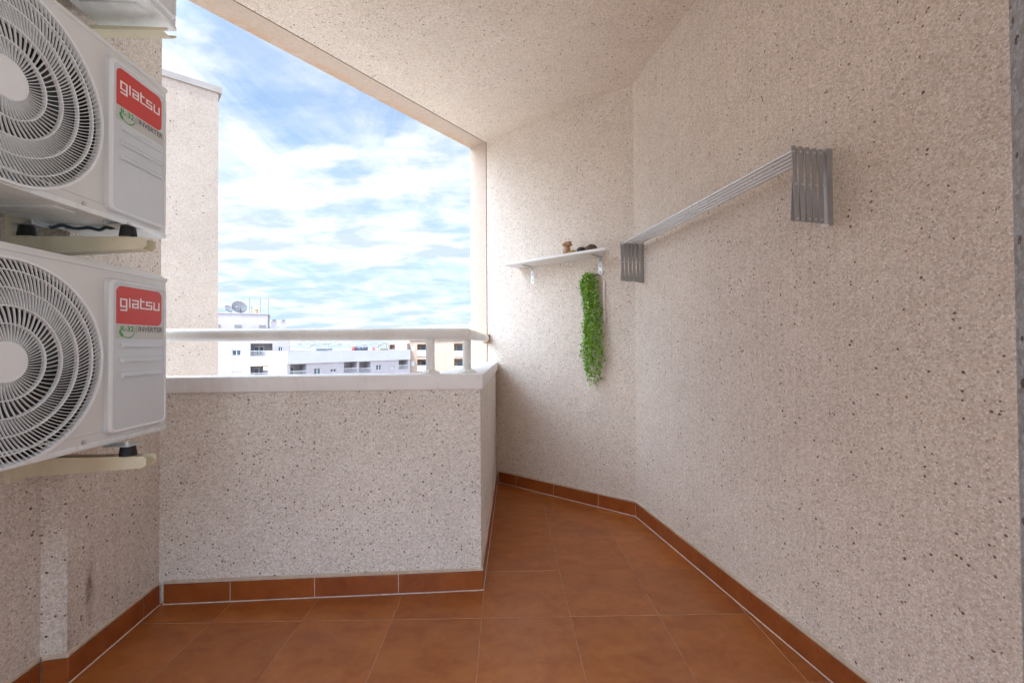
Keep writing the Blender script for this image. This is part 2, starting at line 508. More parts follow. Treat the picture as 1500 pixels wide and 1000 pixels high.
# parapet
bm = bmesh.new()
a3, a4, a5 = WL[3], WL[4], WL[5]
body = [(-1.80, 1.878), (WL[3][0] + 0.0, WL[3][1]), a4, (a5[0], a5[1] + 0.0), (-0.215, 3.635), (-0.225, 2.72), (-0.33, 2.085), (-1.80, 2.005)]
prism(bm, body, -0.35, 0.905)
pp = mesh_obj('parapet_wall', bm, M_parapet)
tag(pp, 'low pebble-dashed parapet under a white coping, turning back beside the shelf wall', 'parapet')
skirting(pp, ROOM[3], ROOM[4], [0.2875, 0.644, 1.007], 0.012, 0.0)
skirting(pp, ROOM[4], ROOM[5], [0.018, 0.36, 0.72, 1.08, 1.44], 0.0, 0.011)
bm = bmesh.new()
capi = off_line([(-1.80, 1.8755), (-1.486, 1.8925), (-0.1037, 1.9649), (-0.0652, 3.5118)], 0.0)
cap = [(-1.80, 1.8755 - 0.002), capi[1], (capi[2][0] + 0.003, capi[2][1] - 0.001), (-0.0605, 3.514), (-0.228, 3.652), (-0.238, 2.72), (-0.34, 2.105), (-1.80, 2.03)]
# small overhang
prism(bm, cap, 0.9055, 0.9720)
bmesh.ops.bevel(bm, geom=[e for e in bm.edges], offset=0.005, segments=2, affect='EDGES', profile=0.5)
mesh_obj('coping', bm, M_cap, pp, smooth=True, sharp=40)

# back wall, straight on to the stained outer strip
BWd = (Vector(ROOM[6]) - Vector(ROOM[5])).normalized()
BWn = nout(ROOM[5], ROOM[6])          # away from the room
bw0 = Vector(WL[6])
sJ = (Vector((-0.128, 3.612)) - bw0).dot(BWd)       # groove, along the wall (negative)
sE = (Vector((-0.268, 3.73)) - bw0).dot(BWd)        # outer arris
bm = bmesh.new()
p0 = bw0 + BWd * (sJ + 0.005)
prism(bm, [p0, bw0 + BWd * 0.15, bw0 + BWd * 0.15 + BWn * 0.25, p0 + BWn * 0.25], -0.35, 2.83)
bwall = mesh_obj('balcony_wall', bm, M_wall)
tag(bwall, 'pebble-dashed angled back wall that carries the white shelf and hanging greenery', 'wall', 'pebble-dashed walls enclosing the balcony')
bm = bmesh.new()
p1, p2 = bw0 + BWd * sE, bw0 + BWd * (sJ - 0.005)
prism(bm, [p1, p2, p2 + BWn * 0.245, p1 + BWn * 0.245], -18, 2.81)
p3 = p2 + BWd * 0.010
prism(bm, [p2 + BWn * 0.012, p3 + BWn * 0.012, p3 + BWn * 0.2, p2 + BWn * 0.2], -1, 2.82)
mesh_obj('edge_strip', bm, M_edge, bwall)
Lb = (Vector(ROOM[6]) - Vector(ROOM[5])).length
skirting(bwall, ROOM[5], ROOM[6], [0.19, 0.535, 0.896], 0.012, 0.0)

# right wall
bm = bmesh.new()
wall_prism(bm, 6, 0.25, -0.2, 2.83, 0.0, 0.0)
rwall = mesh_obj('balcony_wall', bm, M_wall)
tag(rwall, 'long bare pebble-dashed right wall with the folded clothes dryer on it', 'wall', 'pebble-dashed walls enclosing the balcony')
skirting(rwall, ROOM[6], ROOM[7], [0.09, 0.45, 0.821, 1.177, 1.535], 0.0, 0.0)

# nearest piece of wall, at the right-hand picture edge
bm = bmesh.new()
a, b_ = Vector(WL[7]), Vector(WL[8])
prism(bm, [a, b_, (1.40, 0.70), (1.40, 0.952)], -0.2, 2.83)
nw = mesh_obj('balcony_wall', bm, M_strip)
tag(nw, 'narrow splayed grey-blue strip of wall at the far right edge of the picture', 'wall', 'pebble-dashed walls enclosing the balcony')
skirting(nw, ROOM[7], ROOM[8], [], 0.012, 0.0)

# unseen house front added to cut rear light; opening at left sized for fill
bm = bmesh.new()
prism(bm, [(-0.40, -1.20), (1.40, -1.20), (1.40, -1.45), (-0.40, -1.45)], -0.2, 2.83)
prism(bm, [(-1.80, -1.205), (-0.401, -1.205), (-0.401, -1.45), (-1.80, -1.45)], 2.25, 2.83)
hw = mesh_obj('balcony_wall', bm, M_wall)
tag(hw, 'pebble-dashed house front with a wide opening, unseen behind the viewpoint, added to shape the light', 'wall', 'pebble-dashed walls enclosing the balcony')

# floor: one sheet cut into bevelled tiles
bm = bmesh.new()
# keep the sheet under the skirting
FP = [(-1.24, -1.20), WL[1], WL[2], (WL[3][0], WL[3][1] + 0.005), (WL[4][0] - 0.01, WL[4][1] + 0.005), (WL[5][0] - 0.005, WL[5][1] + 0.01),
      (WL[6][0], WL[6][1] + 0.01), (WL[7][0] + 0.01, WL[7][1]), (1.0, 0.69), (1.40, 0.69), (1.40, -1.20)]
bm.faces.new([bm.verts.new((p[0], p[1], 0)) for p in FP])
for i in range(-6, 8):
    x = TX + i * TW
    bmesh.ops.bisect_plane(bm, geom=bm.verts[:] + bm.edges[:] + bm.faces[:], plane_co=(x, 0, 0), plane_no=(1, 0, 0))
for j in range(-10, 8):
    y = TY + j * TW
    bmesh.ops.bisect_plane(bm, geom=bm.verts[:] + bm.edges[:] + bm.faces[:], plane_co=(0, y, 0), plane_no=(0, 1, 0))
fs = bm.faces[:]
for f in fs:
    if f.normal.z < 0: f.normal_flip()
ret = bmesh.ops.inset_individual(bm, faces=fs, thickness=0.0019, depth=0.0)
for f in ret['faces']:
    f.material_index = 1
for f in fs:
    dz = random.uniform(0.0006, 0.0016)
    tx, ty = random.uniform(-0.0016, 0.0016), random.uniform(-0.0016, 0.0016)
    c_ = f.calc_center_median()
    for v in f.verts:
        v.co.z += dz + (v.co.x - c_.x) * tx + (v.co.y - c_.y) * ty
me = bpy.data.meshes.new('floor')
bm.to_mesh(me); bm.free()
me.materials.append(M_tile); me.materials.append(M_grout)
floor = bpy.data.objects.new('floor', me); C.objects.link(floor)
tag(floor, 'terracotta tiled balcony floor', kind='structure')

# ceiling slab with drip groove parallel to its outer edge
ed = (Vector((-0.265, 3.7355)) - Vector((-1.543, 2.117))).normalized()
en = Vector((ed.y, -ed.x))              # into the building
E0 = Vector((-0.265, 3.7355)) + ed * 0.02
E1 = Vector((-0.265, 3.7355)) - ed * 3.6
gw = (Vector((-0.135, 3.618)) - Vector((-0.265, 3.7355))).dot(en)
bm = bmesh.new()
prism(bm, [E0, E1, E1 + en * (gw - 0.004), E0 + en * (gw - 0.004)], CEIL, CEIL + 0.03, 1)
i0, i1 = E0 + en * (gw + 0.004), E1 + en * (gw + 0.004)
prism(bm, [i0, i1, (-2.3, -1.2), (1.7, -1.2), (1.7, 2.35)], CEIL + 0.0005, CEIL + 0.03, 0)
prism(bm, [E0 + en * 0.001, E1 + en * 0.001, (-2.3, -1.2), (1.7, -1.2), (1.7, 2.35)], CEIL + 0.0302, CEIL + 0.28, 1)
ceil = mesh_obj('ceiling', bm, [M_ceil, M_edge])
tag(ceil, 'pebble-dashed balcony ceiling slab with a stained outer edge', kind='structure')

# ------------------------------------------------------------------ hand rail
rl = thing('hand_rail', (-0.175, 2.07, 0.972), 0, 'off-white painted metal hand rail on short posts above the parapet coping', 'railing')
rl_inv = Matrix.Translation((0.175, -2.07, -0.972))


def loc_obj(name, bm, mat_, parent, inv, **kw):
    bm.transform(inv)
    return mesh_obj(name, bm, mat_, parent, **kw)


zr = 1.158
bm = bmesh.new()
tube(bm, [(-1.95, 1.98, zr + 0.002), (-0.172, 2.072, zr)], 0.029, 16, squash=(0.8, 1.0))
loc_obj('long_bar', bm, M_rail, rl, rl_inv, smooth=True, sharp=50)
bm = bmesh.new()
tube(bm, [(-0.178, 2.060, zr), (-0.150, 3.600, zr + 0.006)], 0.0275, 16, squash=(0.8, 1.0))
loc_obj('return_bar', bm, M_rail, rl, rl_inv, smooth=True, sharp=50)
for (x, y) in ((-0.352, 2.045), (-0.187, 2.125)):
    bm = bmesh.new()
    tube(bm, [(x, y, 0.973), (x, y, 1.135)], 0.0205, 14)
    po = loc_obj('post', bm, M_rail, rl, rl_inv, smooth=True, sharp=50)
    bm = bmesh.new()
    tube(bm, [(x, y, 0.9722), (x, y, 0.978), (x, y, 0.984), (x, y, 0.992)], [0.046, 0.045, 0.032, 0.0215], 20)
    for k in range(3):
        a_ = k * 2.1 + 0.5
        tube(bm, [(x + math.cos(a_) * 0.036, y + math.sin(a_) * 0.036, 0.978), (x + math.cos(a_) * 0.036, y + math.sin(a_) * 0.036, 0.984)], 0.006, 6)
    loc_obj('post_flange', bm, M_rail, rl, rl_inv, smooth=True, sharp=30)
bm = bmesh.new()
obox(bm, (-0.168, 3.585), (-0.120, 3.546), 0.012, zr - 0.036, zr + 0.040, (-BWn.x, -BWn.y))
bm2 = bm
loc_obj('wall_plate', bm2, M_rust, rl, rl_inv)

# ------------------------------------------------------------------ condenser units
UW, UH, UD = 0.765, 0.540, 0.245
FY, FZ, FR = -0.511, 0.2545, 0.2525
YROT = 0.04


def strokes_giatsu():
    """letters as lists of rectangles, unit = one stroke, x rightwards, y up; heavy square lettering"""
    L = []
    x = 0.0
    s = 0.17
    def r_(a, b, c_, d): L.append((x + a, b, x + c_, d))
    # g
    r_(0, .0, .8, s); r_(0, 1 - s, .8, 1); r_(0, 0, s, 1); r_(.8 - s, -.42, .8, 1); r_(0.02, -.42, .8, -.42 + s)
    x = 0.98
    # i
    r_(0, 0, s, 1.12)
    x = 1.33
    # a
    r_(0, 1 - s, .78, 1); r_(.78 - s, 0, .78, 1); r_(0, 0, .78, s); r_(0, 0, s, .58); r_(0, .58 - s, .78, .58)
    x = 2.26
    # t
    r_(0, 0, s, 1.28); r_(0, 1 - s, .55, 1); r_(0, 0, .58, s)
    x = 2.98
    # s
    r_(0, 1 - s, .78, 1); r_(0, .42, s, 1); r_(0, .42, .78, .42 + s); r_(.78 - s, 0, .78, .42 + s); r_(-.12, 0, .78, s)
    x = 3.92
    # u
    r_(0, 0, s, 1); r_(0, 0, .8, s); r_(.8 - s, 0, .8, 1)
    return L, 4.72


def text_mesh(s, size):
    cu = bpy.data.curves.new('txt', 'FONT')
    cu.body = s
    cu.size = size
    cu.extrude = 0.0
    cu.offset = size * 0.022
    to = bpy.data.objects.new('txt', cu)
    C.objects.link(to)
    bpy.context.view_layer.update()
    dg = bpy.context.evaluated_depsgraph_get()
    me = bpy.data.meshes.new_from_object(to.evaluated_get(dg))
    bpy.data.objects.remove(to)
    return me


def place_text(bm, s, y0, y1, z0, z1, x):
    me = text_mesh(s, 1.0)
    xs = [v.co.x for v in me.vertices]; ys = [v.co.y for v in me.vertices]
    ax, bx, ay, by = min(xs), max(xs), min(ys), max(ys)
    n0 = len(bm.verts)
    bm.from_mesh(me)
    bm.verts.ensure_lookup_table()
    for v in bm.verts[n0:]:
        u_ = (v.co.x - ax) / (bx - ax); w_ = (v.co.y - ay) / (by - ay)
        v.co = Vector((x, y0 + u_ * (y1 - y0), z0 + w_ * (z1 - z0)))
    bpy.data.meshes.remove(me)


def rrect(y0, y1, z0, z1, r, n=6, only=None):
    pts = []
    for ci, (cy, cz, a0) in enumerate(((y1 - r, z1 - r, 0), (y0 + r, z1 - r, 90), (y0 + r, z0 + r, 180), (y1 - r, z0 + r, 270))):
        rr = r
        if only and ci not in only:
            pts.append(((y1, y0, y0, y1)[ci], (z1, z1, z0, z0)[ci]))
            continue
        for k in range(n + 1):
            a_ = R(a0 + 90 * k / n)
            pts.append((cy + rr * math.cos(a_), cz + rr * math.sin(a_)))
    return pts


def plate(bm, pts, x0, x1, mi=0, chamfer=0.0):
    """rounded plate in the yz plane from x0 to x1"""
    cy = sum(p[0] for p in pts) / len(pts); cz = sum(p[1] for p in pts) / len(pts)
    hy = max(abs(p[0] - cy) for p in pts); hz = max(abs(p[1] - cz) for p in pts)
    lo = [bm.verts.new((x0, p[0], p[1])) for p in pts]
    sy, sz = 1 - chamfer / hy, 1 - chamfer / hz
    hi = [bm.verts.new((x1, cy + (p[0] - cy) * sy, cz + (p[1] - cz) * sz)) for p in pts]
    n = len(pts)
    fs = [bm.faces.new(hi)]
    for i in range(n):
        fs.append(bm.faces.new((lo[i], lo[(i + 1) % n], hi[(i + 1) % n], hi[i])))
    for f in fs: f.material_index = mi
    return fs


def make_unit():
    u = thing('air_conditioner_unit', (0, 0, 0), YROT)
    # casing: shell with round opening
    bm = bmesh.new()
    z0, z1 = 0.012, UH - 0.020
    angs = sorted([2 * math.pi * k / 96 for k in range(96)] +
                  [math.atan2(z - FZ, y - FY) % (2 * math.pi) for y in (-UW, 0) for z in (z0, z1)])
    ro = 0.2440
    ci, cb, ce = [], [], []
    for a_ in angs:
        c_, s_ = math.cos(a_), math.sin(a_)
        ts = []
        if c_ > 1e-9: ts.append((0 - FY) / c_)
        if c_ < -1e-9: ts.append((-UW - FY) / c_)
        if s_ > 1e-9: ts.append((z1 - FZ) / s_)
        if s_ < -1e-9: ts.append((z0 - FZ) / s_)
        t_ = min(ts)
        r_in = min(ro, t_ - 0.003)
        ci.append(bm.verts.new((0, FY + r_in * c_, FZ + r_in * s_)))
        cb.append(bm.verts.new((-0.07, FY + r_in * 0.97 * c_, FZ + r_in * 0.97 * s_)))
        ce.append(bm.verts.new((0, FY + t_ * c_, FZ + t_ * s_)))
    n = len(angs)
    for i in range(n):
        j = (i + 1) % n
        bm.faces.new((ci[i], ci[j], ce[j], ce[i]))
        f = bm.faces.new((ci[j], ci[i], cb[i], cb[j])); f.material_index = 1
    f = bm.faces.new(cb); f.material_index = 1
    # sides, top, bottom and back, with a rounded front arris at the far end
    box(bm, -UD, -0.0005, -UW - 0.0008, 0.0008, z0 - 0.0005, z1 + 0.0005)
    # drop the front face of that box
    for f in [f for f in bm.faces if len(f.verts) == 4 and all(abs(v.co.x + 0.0005) < 1e-6 for v in f.verts)]:
        bm.faces.remove(f)
    # edge fold round the front
    for (ya, yb, za, zb) in ((-UW, 0.0008, z0, z0 + 0.006),):
        box(bm, -0.004, 0.0025, ya, yb, za + 0.0275, zb + 0.0265, 0.001, mi=0)
    mesh_obj('casing', bm, [M_casing, M_dark], u)
    # lid
    bm = bmesh.new()
    box(bm, -UD - 0.003, 0.0045, -UW - 0.004, 0.004, UH - 0.021, UH - 0.008, 0.003)
    box(bm, -UD + 0.004, -0.004, -UW + 0.004, -0.004, UH - 0.010, UH, 0.004)
    mesh_obj('lid', bm, M_casing, u, smooth=True, sharp=30)
    # base pan seen from below
    bm = bmesh.new()
    box(bm, -UD - 0.002, 0.0035, -UW - 0.002, 0.002, 0.0, 0.016, 0.002)
    for yy in (-0.66, -0.33, -0.10):
        box(bm, -UD + 0.03, -0.03, yy - 0.03, yy + 0.03, -0.0045, 0.002, 0.002)
    for k in range(7):
        tube(bm, [(-0.06 - 0.02 * (k % 3), -0.70 + k * 0.1, -0.001), (-0.06 - 0.02 * (k % 3), -0.70 + k * 0.1, 0.001)], 0.006, 8)
    pan = mesh_obj('base_pan', bm, M_pan, u, smooth=True, sharp=30)
    # grille
    bm = bmesh.new()
    def ring(r, wd, x0, x1, seg=96):
        vs = []
        for k in range(seg):
            a_ = 2 * math.pi * k / seg
            c_, s_ = math.cos(a_), math.sin(a_)
            vs.append([bm.verts.new((x, FY + rr * c_, FZ + rr * s_)) for (x, rr) in ((x0, r - wd / 2), (x1, r - wd / 2 * 0.6), (x1, r + wd / 2 * 0.6), (x0, r + wd / 2))])
        for k in range(seg):
            a_, b2 = vs[k], vs[(k + 1) % seg]
            for q_ in range(4):
                bm.faces.new((a_[q_], a_[(q_ + 1) % 4], b2[(q_ + 1) % 4], b2[q_]))
    dome = lambda r: 0.002 + 0.007 * (r / FR) ** 2
    for r in (0.092, 0.134, 0.177, 0.219):
        ring(r, 0.0036, dome(r) - 0.007, dome(r) + 0.0032)
    ring(0.2475, 0.0105, -0.004, 0.0125)
    def fins(n_, ra, rb, sw0, sw1, wd, steps=7):
        for k in range(n_):
            prev = None
            for i in range(steps + 1):
                f_ = i / steps
                r = ra + (rb - ra) * f_
                a_ = 2 * math.pi * k / n_ + sw0 + (sw1 - sw0) * f_
                c_, s_ = math.cos(a_), math.sin(a_)
                x1 = dome(r) + 0.001
                x0 = x1 - 0.0045
                tang = Vector((0, -s_, c_)) * wd / 2
                p = Vector((0, FY + r * c_, FZ + r * s_))
                cur = [bm.verts.new(p + tang + Vector((x0, 0, 0))), bm.verts.new(p + tang * 0.6 + Vector((x1, 0, 0))),
                       bm.verts.new(p - tang * 0.6 + Vector((x1, 0, 0))), bm.verts.new(p - tang + Vector((x0, 0, 0)))]
                if prev:
                    for q_ in range(4):
                        bm.faces.new((prev[q_], prev[(q_ + 1) % 4], cur[(q_ + 1) % 4], cur[q_]))
                prev = cur
    SW = 0.55
    g = lambda r: SW * ((r - 0.05) / 0.2)
    fins(62, 0.046, 0.134, g(0.046), g(0.134), 0.0021)
    fins(128, 0.134, 0.244, g(0.134), g(0.244), 0.0022)
    mesh_obj('fan_grille', bm, M_grille, u)
    # hub plate
    bm = bmesh.new()
    rr = [(0.0500, -0.004), (0.0495, 0.0050), (0.047, 0.0070), (0.044, 0.0062), (0.022, 0.0080), (0.0, 0.0085)]
    prev = None
    for (r, x) in rr:
        cur = [bm.verts.new((x, FY + r * math.cos(2 * math.pi * k / 48), FZ + r * math.sin(2 * math.pi * k / 48))) for k in range(48)] if r > 0 else [bm.verts.new((x, FY, FZ))]
        if prev:
            for k in range(48):
                if len(cur) == 1: bm.faces.new((prev[k], prev[(k + 1) % 48], cur[0]))
                else: bm.faces.new((prev[k], prev[(k + 1) % 48], cur[(k + 1) % 48], cur[k]))
        prev = cur
    mesh_obj('hub_plate', bm, M_grille, u, smooth=True, sharp=40)
    # fan behind the grille
    bm = bmesh.new()
    tube(bm, [(-0.062, FY, FZ), (-0.018, FY, FZ)], 0.05, 20)
    for b3 in range(3):
        vs = []
        for i in range(7):
            r = 0.05 + 0.175 * i / 6
            row = []
            for j in range(7):
                a_ = b3 * 2.094 + (j / 6 - 0.5) * (1.1 - 0.2 * i / 6) + 0.4 * i / 6
                row.append(bm.verts.new((-0.055 + 0.034 * (j / 6), FY + r * math.cos(a_), FZ + r * math.sin(a_))))
            vs.append(row)
        for i in range(6):
            for j in range(6):
                bm.faces.new((vs[i][j], vs[i + 1][j], vs[i + 1][j + 1], vs[i][j + 1]))
    mesh_obj('fan', bm, M_blade, u, smooth=True)
    # service panel: raised border, sunken field
    bm = bmesh.new()
    P0, P1, Z0, Z1 = -0.247, -0.008, 0.024, 0.500
    plate(bm, rrect(P0, P1, Z0, Z1, 0.020), -0.001, 0.0095, 0, 0.005)
    pan2 = mesh_obj('service_panel', bm, [M_panel], u)
    bm = bmesh.new()
    # the raised lip runs round the left, bottom and top
    pts_o = rrect(P0 + 0.006, P1 - 0.006, Z0 + 0.006, Z1 - 0.006, 0.017)
    pts_i = rrect(P0 + 0.021, P1 - 0.012, Z0 + 0.014, Z1 - 0.013, 0.013)
    n_ = len(pts_o)
    o1 = [bm.verts.new((0.0092, *p)) for p in pts_o]
    o2 = [bm.verts.new((0.0135, p[0] + (q_[0] - p[0]) * .25, p[1] + (q_[1] - p[1]) * .25)) for p, q_ in zip(pts_o, pts_i)]
    o3 = [bm.verts.new((0.0135, p[0] + (q_[0] - p[0]) * .75, p[1] + (q_[1] - p[1]) * .75)) for p, q_ in zip(pts_o, pts_i)]
    o4 = [bm.verts.new((0.0092, *p)) for p in pts_i]
    for ra_, rb_ in ((o1, o2), (o2, o3), (o3, o4)):
        for i in range(n_):
            bm.faces.new((ra_[i], ra_[(i + 1) % n_], rb_[(i + 1) % n_], rb_[i]))
    mesh_obj('panel_border', bm, M_grille, pan2, smooth=True, sharp=50)
    for zs in (0.297, 0.2505, 0.205):
        bm = bmesh.new()
        n_ = 10
        # louvre: a sunken shelf that casts its own shadow
        va = [bm.verts.new((0.0096, y, z)) for (y, z) in ((-0.200, zs + 0.008), (-0.035, zs + 0.008))]
        vb = [bm.verts.new((0.0185, y, z)) for (y, z) in ((-0.197, zs - 0.003), (-0.038, zs - 0.003))]
        vc = [bm.verts.new((0.0178, y, z)) for (y, z) in ((-0.198, zs - 0.008), (-0.037, zs - 0.008))]
        vd = [bm.verts.new((0.0092, y, z)) for (y, z) in ((-0.200, zs - 0.009), (-0.035, zs - 0.009))]
        for p, q_ in ((va, vb), (vb, vc), (vc, vd)):
            bm.faces.new((p[0], p[1], q_[1], q_[0]))
        bm.faces.new((va[0], vb[0], vc[0], vd[0])); bm.faces.new((va[1], vb[1], vc[1], vd[1]))
        mesh_obj('louvre', bm, M_panel, pan2)
    # badge
    bm = bmesh.new()
    plate(bm, rrect(-0.215, -0.033, 0.361, 0.478, 0.020, only=(0, 1, 3)), 0.0094, 0.0102)
    bd = mesh_obj('red_badge', bm, M_red, pan2)
    bm = bmesh.new()
    L, wd = strokes_giatsu()
    sc = 0.160 / wd
    sz = 0.027
    for (xa, ya, xb, yb) in L:
        vs = [bm.verts.new((0.0107, -0.203 + xx * sc, 0.413 + yy * sz)) for xx, yy in ((xa, ya), (xb, ya), (xb, yb), (xa, yb))]
        bm.faces.new(vs)
    # union look: strokes overlap on the same plane, so lift each a hair
    for i, f in enumerate(bm.faces):
        for v in f.verts: v.co.x += 0.000012 * i
    mesh_obj('badge_lettering', bm, M_white, bd)
    bm = bmesh.new()
    plate(bm, rrect(-0.216, -0.024, 0.315, 0.3595, 0.001, 1), 0.0094, 0.0098)
    st = mesh_obj('spec_sticker', bm, M_sticker, pan2)
    bm = bmesh.new()
    place_text(bm, 'R-32', -0.200, -0.150, 0.338, 0.355, 0.0104)
    prev = None
    for k in range(25):
        a_ = R(195 + k * 7.6)
        rr_ = 0.0285
        wd = 0.0006 + 0.0012 * math.sin(math.pi * k / 24)
        c_ = (-0.172, 0.3445)
        cur = [bm.verts.new((0.0101, c_[0] + (rr_ + s_ * wd) * math.cos(a_) * 0.95, c_[1] + (rr_ + s_ * wd) * math.sin(a_) * 0.9)) for s_ in (-1, 1)]
        if prev: bm.faces.new((prev[0], prev[1], cur[1], cur[0]))
        prev = cur
    lf = [(-0.203, 0.343), (-0.206, 0.334), (-0.200, 0.324), (-0.190, 0.320), (-0.191, 0.330), (-0.197, 0.337)]
    bm.faces.new([bm.verts.new((0.0103, *p)) for p in lf])
    mesh_obj('green_lettering', bm, M_green, st)
    bm = bmesh.new()
    place_text(bm, 'INVERTER', -0.132, -0.029, 0.339, 0.3555, 0.0104)
    bm.faces.new([bm.verts.new((0.0104, y, z)) for y, z in ((-0.1405, 0.334), (-0.1390, 0.334), (-0.1390, 0.357), (-0.1405, 0.357))])
    mesh_obj('grey_lettering', bm, M_grey_text, st)
    # screws
    for (yy, zz) in ((-0.31, 0.022), (-0.262, 0.262)):
        bm = bmesh.new()
        tube(bm, [(0.0, yy, zz), (0.004, yy, zz)], 0.006, 10)
        box(bm, 0.004, 0.0046, yy - 0.004, yy + 0.004, zz - 0.0006, zz + 0.0006)
        mesh_obj('screw', bm, M_galv, u, smooth=True, sharp=30)
    # mounting feet, front and rear at each end
    for yy in (-0.195, -0.655):
        for xx in (0.030, -UD - 0.020):
            bm = bmesh.new()
            sx = 1 if xx > 0 else -1
            inner = -0.02 if xx > 0 else -UD + 0.02
            box(bm, min(inner, xx + sx * 0.022), max(inner, xx + sx * 0.022), yy - 0.028, yy + 0.028, -0.013, -0.0105, 0.0008)
            box(bm, inner - 0.0015, inner + 0.0015, yy - 0.028, yy + 0.028, -0.0115, 0.001)
            ft = mesh_obj('mounting_foot', bm, M_galv, u)
            bm = bmesh.new()
            tube(bm, [(xx, yy, -0.043), (xx, yy, -0.020), (xx, yy, -0.0135)], [0.0225, 0.0195, 0.0185], 20)
            mesh_obj('rubber_mount', bm, M_rubber, ft, smooth=True, sharp=40)
            bm = bmesh.new()
            tube(bm, [(xx, yy, -0.0105), (xx, yy, -0.004), (xx, yy, -0.0038), (xx, yy, 0.002)], [0.009, 0.009, 0.004, 0.004], 8)
            mesh_obj('bolt', bm, M_galv, ft)
    return u


unit = make_unit()
unit.location = (-1.200, 1.545, 1.488)
tag(unit, 'middle air conditioner outdoor unit, seen from below with its badge slanting steeply', 'air conditioner', 'air conditioner outdoor units stacked on the left wall')
bm = bmesh.new()
pts = []
for k in range(26):
    f_ = k / 25
    pts.append((-UD + 0.005 + f_ * 0.255, -0.16 - 0.015 * math.sin(f_ * 9), -0.004 - 0.006 * math.sin(f_ * 14) ** 2))
u2_ = copy_tree(unit)
u2_.location = (-1.200, 1.548, 0.815)
tag(u2_, 'lowest air conditioner outdoor unit, hanging beside the parapet with its lid in view', 'air conditioner', 'air conditioner outdoor units stacked on the left wall')
u3_ = copy_tree(unit)
u3_.location = (-1.178, 1.560, 2.238)
tag(u3_, 'topmost air conditioner outdoor unit, only its underside and lower corner in view', 'air conditioner', 'air conditioner outdoor units stacked on the left wall')
for ch_ in [c for c in C.objects if c.parent == u3_ and c.name.startswith('mounting_foot')]:
    # its feet stand farther in, out of sight above the pan's edge
    for g_ in [c for c in C.objects if c.parent == ch_]:
        bpy.data.objects.remove(g_)
    bpy.data.objects.remove(ch_)
tube(bm, pts, 0.005, 8)
mesh_obj('cable', bm, M_cable, unit, smooth=True)


def make_bracket():
    b = thing('wall_bracket', (0, 0, 0), 0)
    # origin: far arm's top edge, at the wall
    for yy in (0.0, -0.46):
        bm = bmesh.new()
        for y in (yy - 0.020, yy + 0.020):
            prof = [(-0.02, 0.0), (0.385, 0.0), (0.397, -0.006), (0.397, -0.026), (0.385, -0.036), (-0.02, -0.060)]
            lo = [bm.verts.new((p[0], y - 0.0014, p[1])) for p in prof]
            hi = [bm.verts.new((p[0], y + 0.0014, p[1])) for p in prof]
            bm.faces.new(lo[::-1]); bm.faces.new(hi)
            for i in range(6):
                bm.faces.new((lo[i], lo[(i + 1) % 6], hi[(i + 1) % 6], hi[i]))
        # web under the two cheeks
        a_ = [(-0.02, yy - 0.0186, -0.0605), (0.380, yy - 0.0186, -0.0368), (0.380, yy + 0.0186, -0.0368), (-0.02, yy + 0.0186, -0.0605)]
        lo = [bm.verts.new(p) for p in a_]
        hi = [bm.verts.new((p[0], p[1], p[2] + 0.003)) for p in a_]
        bm.faces.new(lo[::-1]); bm.faces.new(hi)
        for i in range(4):
            bm.faces.new((lo[i], lo[(i + 1) % 4], hi[(i + 1) % 4], hi[i]))
        # bridge straps that carry the rubber mounts
        for xx in (0.325, 0.040):
            box(bm, xx - 0.022, xx + 0.022, yy - 0.0215, yy + 0.0215, 0.0003, 0.002)
        mesh_obj('arm', bm, M_cream, b)
        bm = bmesh.new()
        box(bm, -0.024, 0.006, yy - 0.022, yy + 0.022, -0.075, 0.27, 0.002)
        up_ = mesh_obj('upright', bm, M_cream, b)
        for zz in (0.10, 0.22):
            bm = bmesh.new()
            tube(bm, [(0.006, yy, zz), (0.011, yy, zz)], 0.008, 6)
            mesh_obj('bolt', bm, M_galv, up_)
    bm = bmesh.new()
    box(bm, -0.026, 0.001, -0.62, 0.10, 0.19, 0.225, 0.002)
    mesh_obj('cross_rail', bm, M_cream, b)
    return b


br = make_bracket()
br.location = (-1.500, 1.350, 1.488 - 0.0455)
br.rotation_euler = (0, 0, YROT)
tag(br, 'cream steel wall bracket holding the middle condenser unit, its arm seen from below', 'bracket', 'cream brackets under the outdoor units')
b2_ = copy_tree(br)
b2_.location = (-1.500, 1.353, 0.815 - 0.0455)
tag(b2_, 'cream steel wall bracket holding the lowest condenser unit, just above the dusty left wall', 'bracket', 'cream brackets under the outdoor units')
b3_ = copy_tree(br)
b3_.location = (-1.560, 1.510, 2.238 - 0.0455)
b3_.scale = (1, 1, 0.28)
b3_.location.z = 2.238 - 0.026
tag(b3_, 'thin cream steel bracket arm just below the topmost unit, at the top of the picture', 'bracket', 'cream brackets under the outdoor units')

# ------------------------------------------------------------------ folded clothes dryer on the right wall
RWd = (Vector(ROOM[7]) - Vector(ROOM[6])).normalized()
RWn = -nout(ROOM[6], ROOM[7])
rw0 = Vector(WL[6])


def rw_pt(s, d, z):
    p = rw0 + RWd * s + RWn * d
    return Vector((p.x, p.y, z))


sL = (Vector((0.853, 2.659)) - rw0).dot(RWd)
sR = (Vector((1.060, 1.386)) - rw0).dot(RWd)
rk = thing('clothes_dryer', rw_pt(sL, 0, 1.61), 0, 'grey metal accordion clothes dryer folded flat against the right wall', 'clothes dryer')
rk_inv = Matrix.Translation(-rw_pt(sL, 0, 1.61))
Zt, Zb = 1.735, 1.490
fold = 0.149


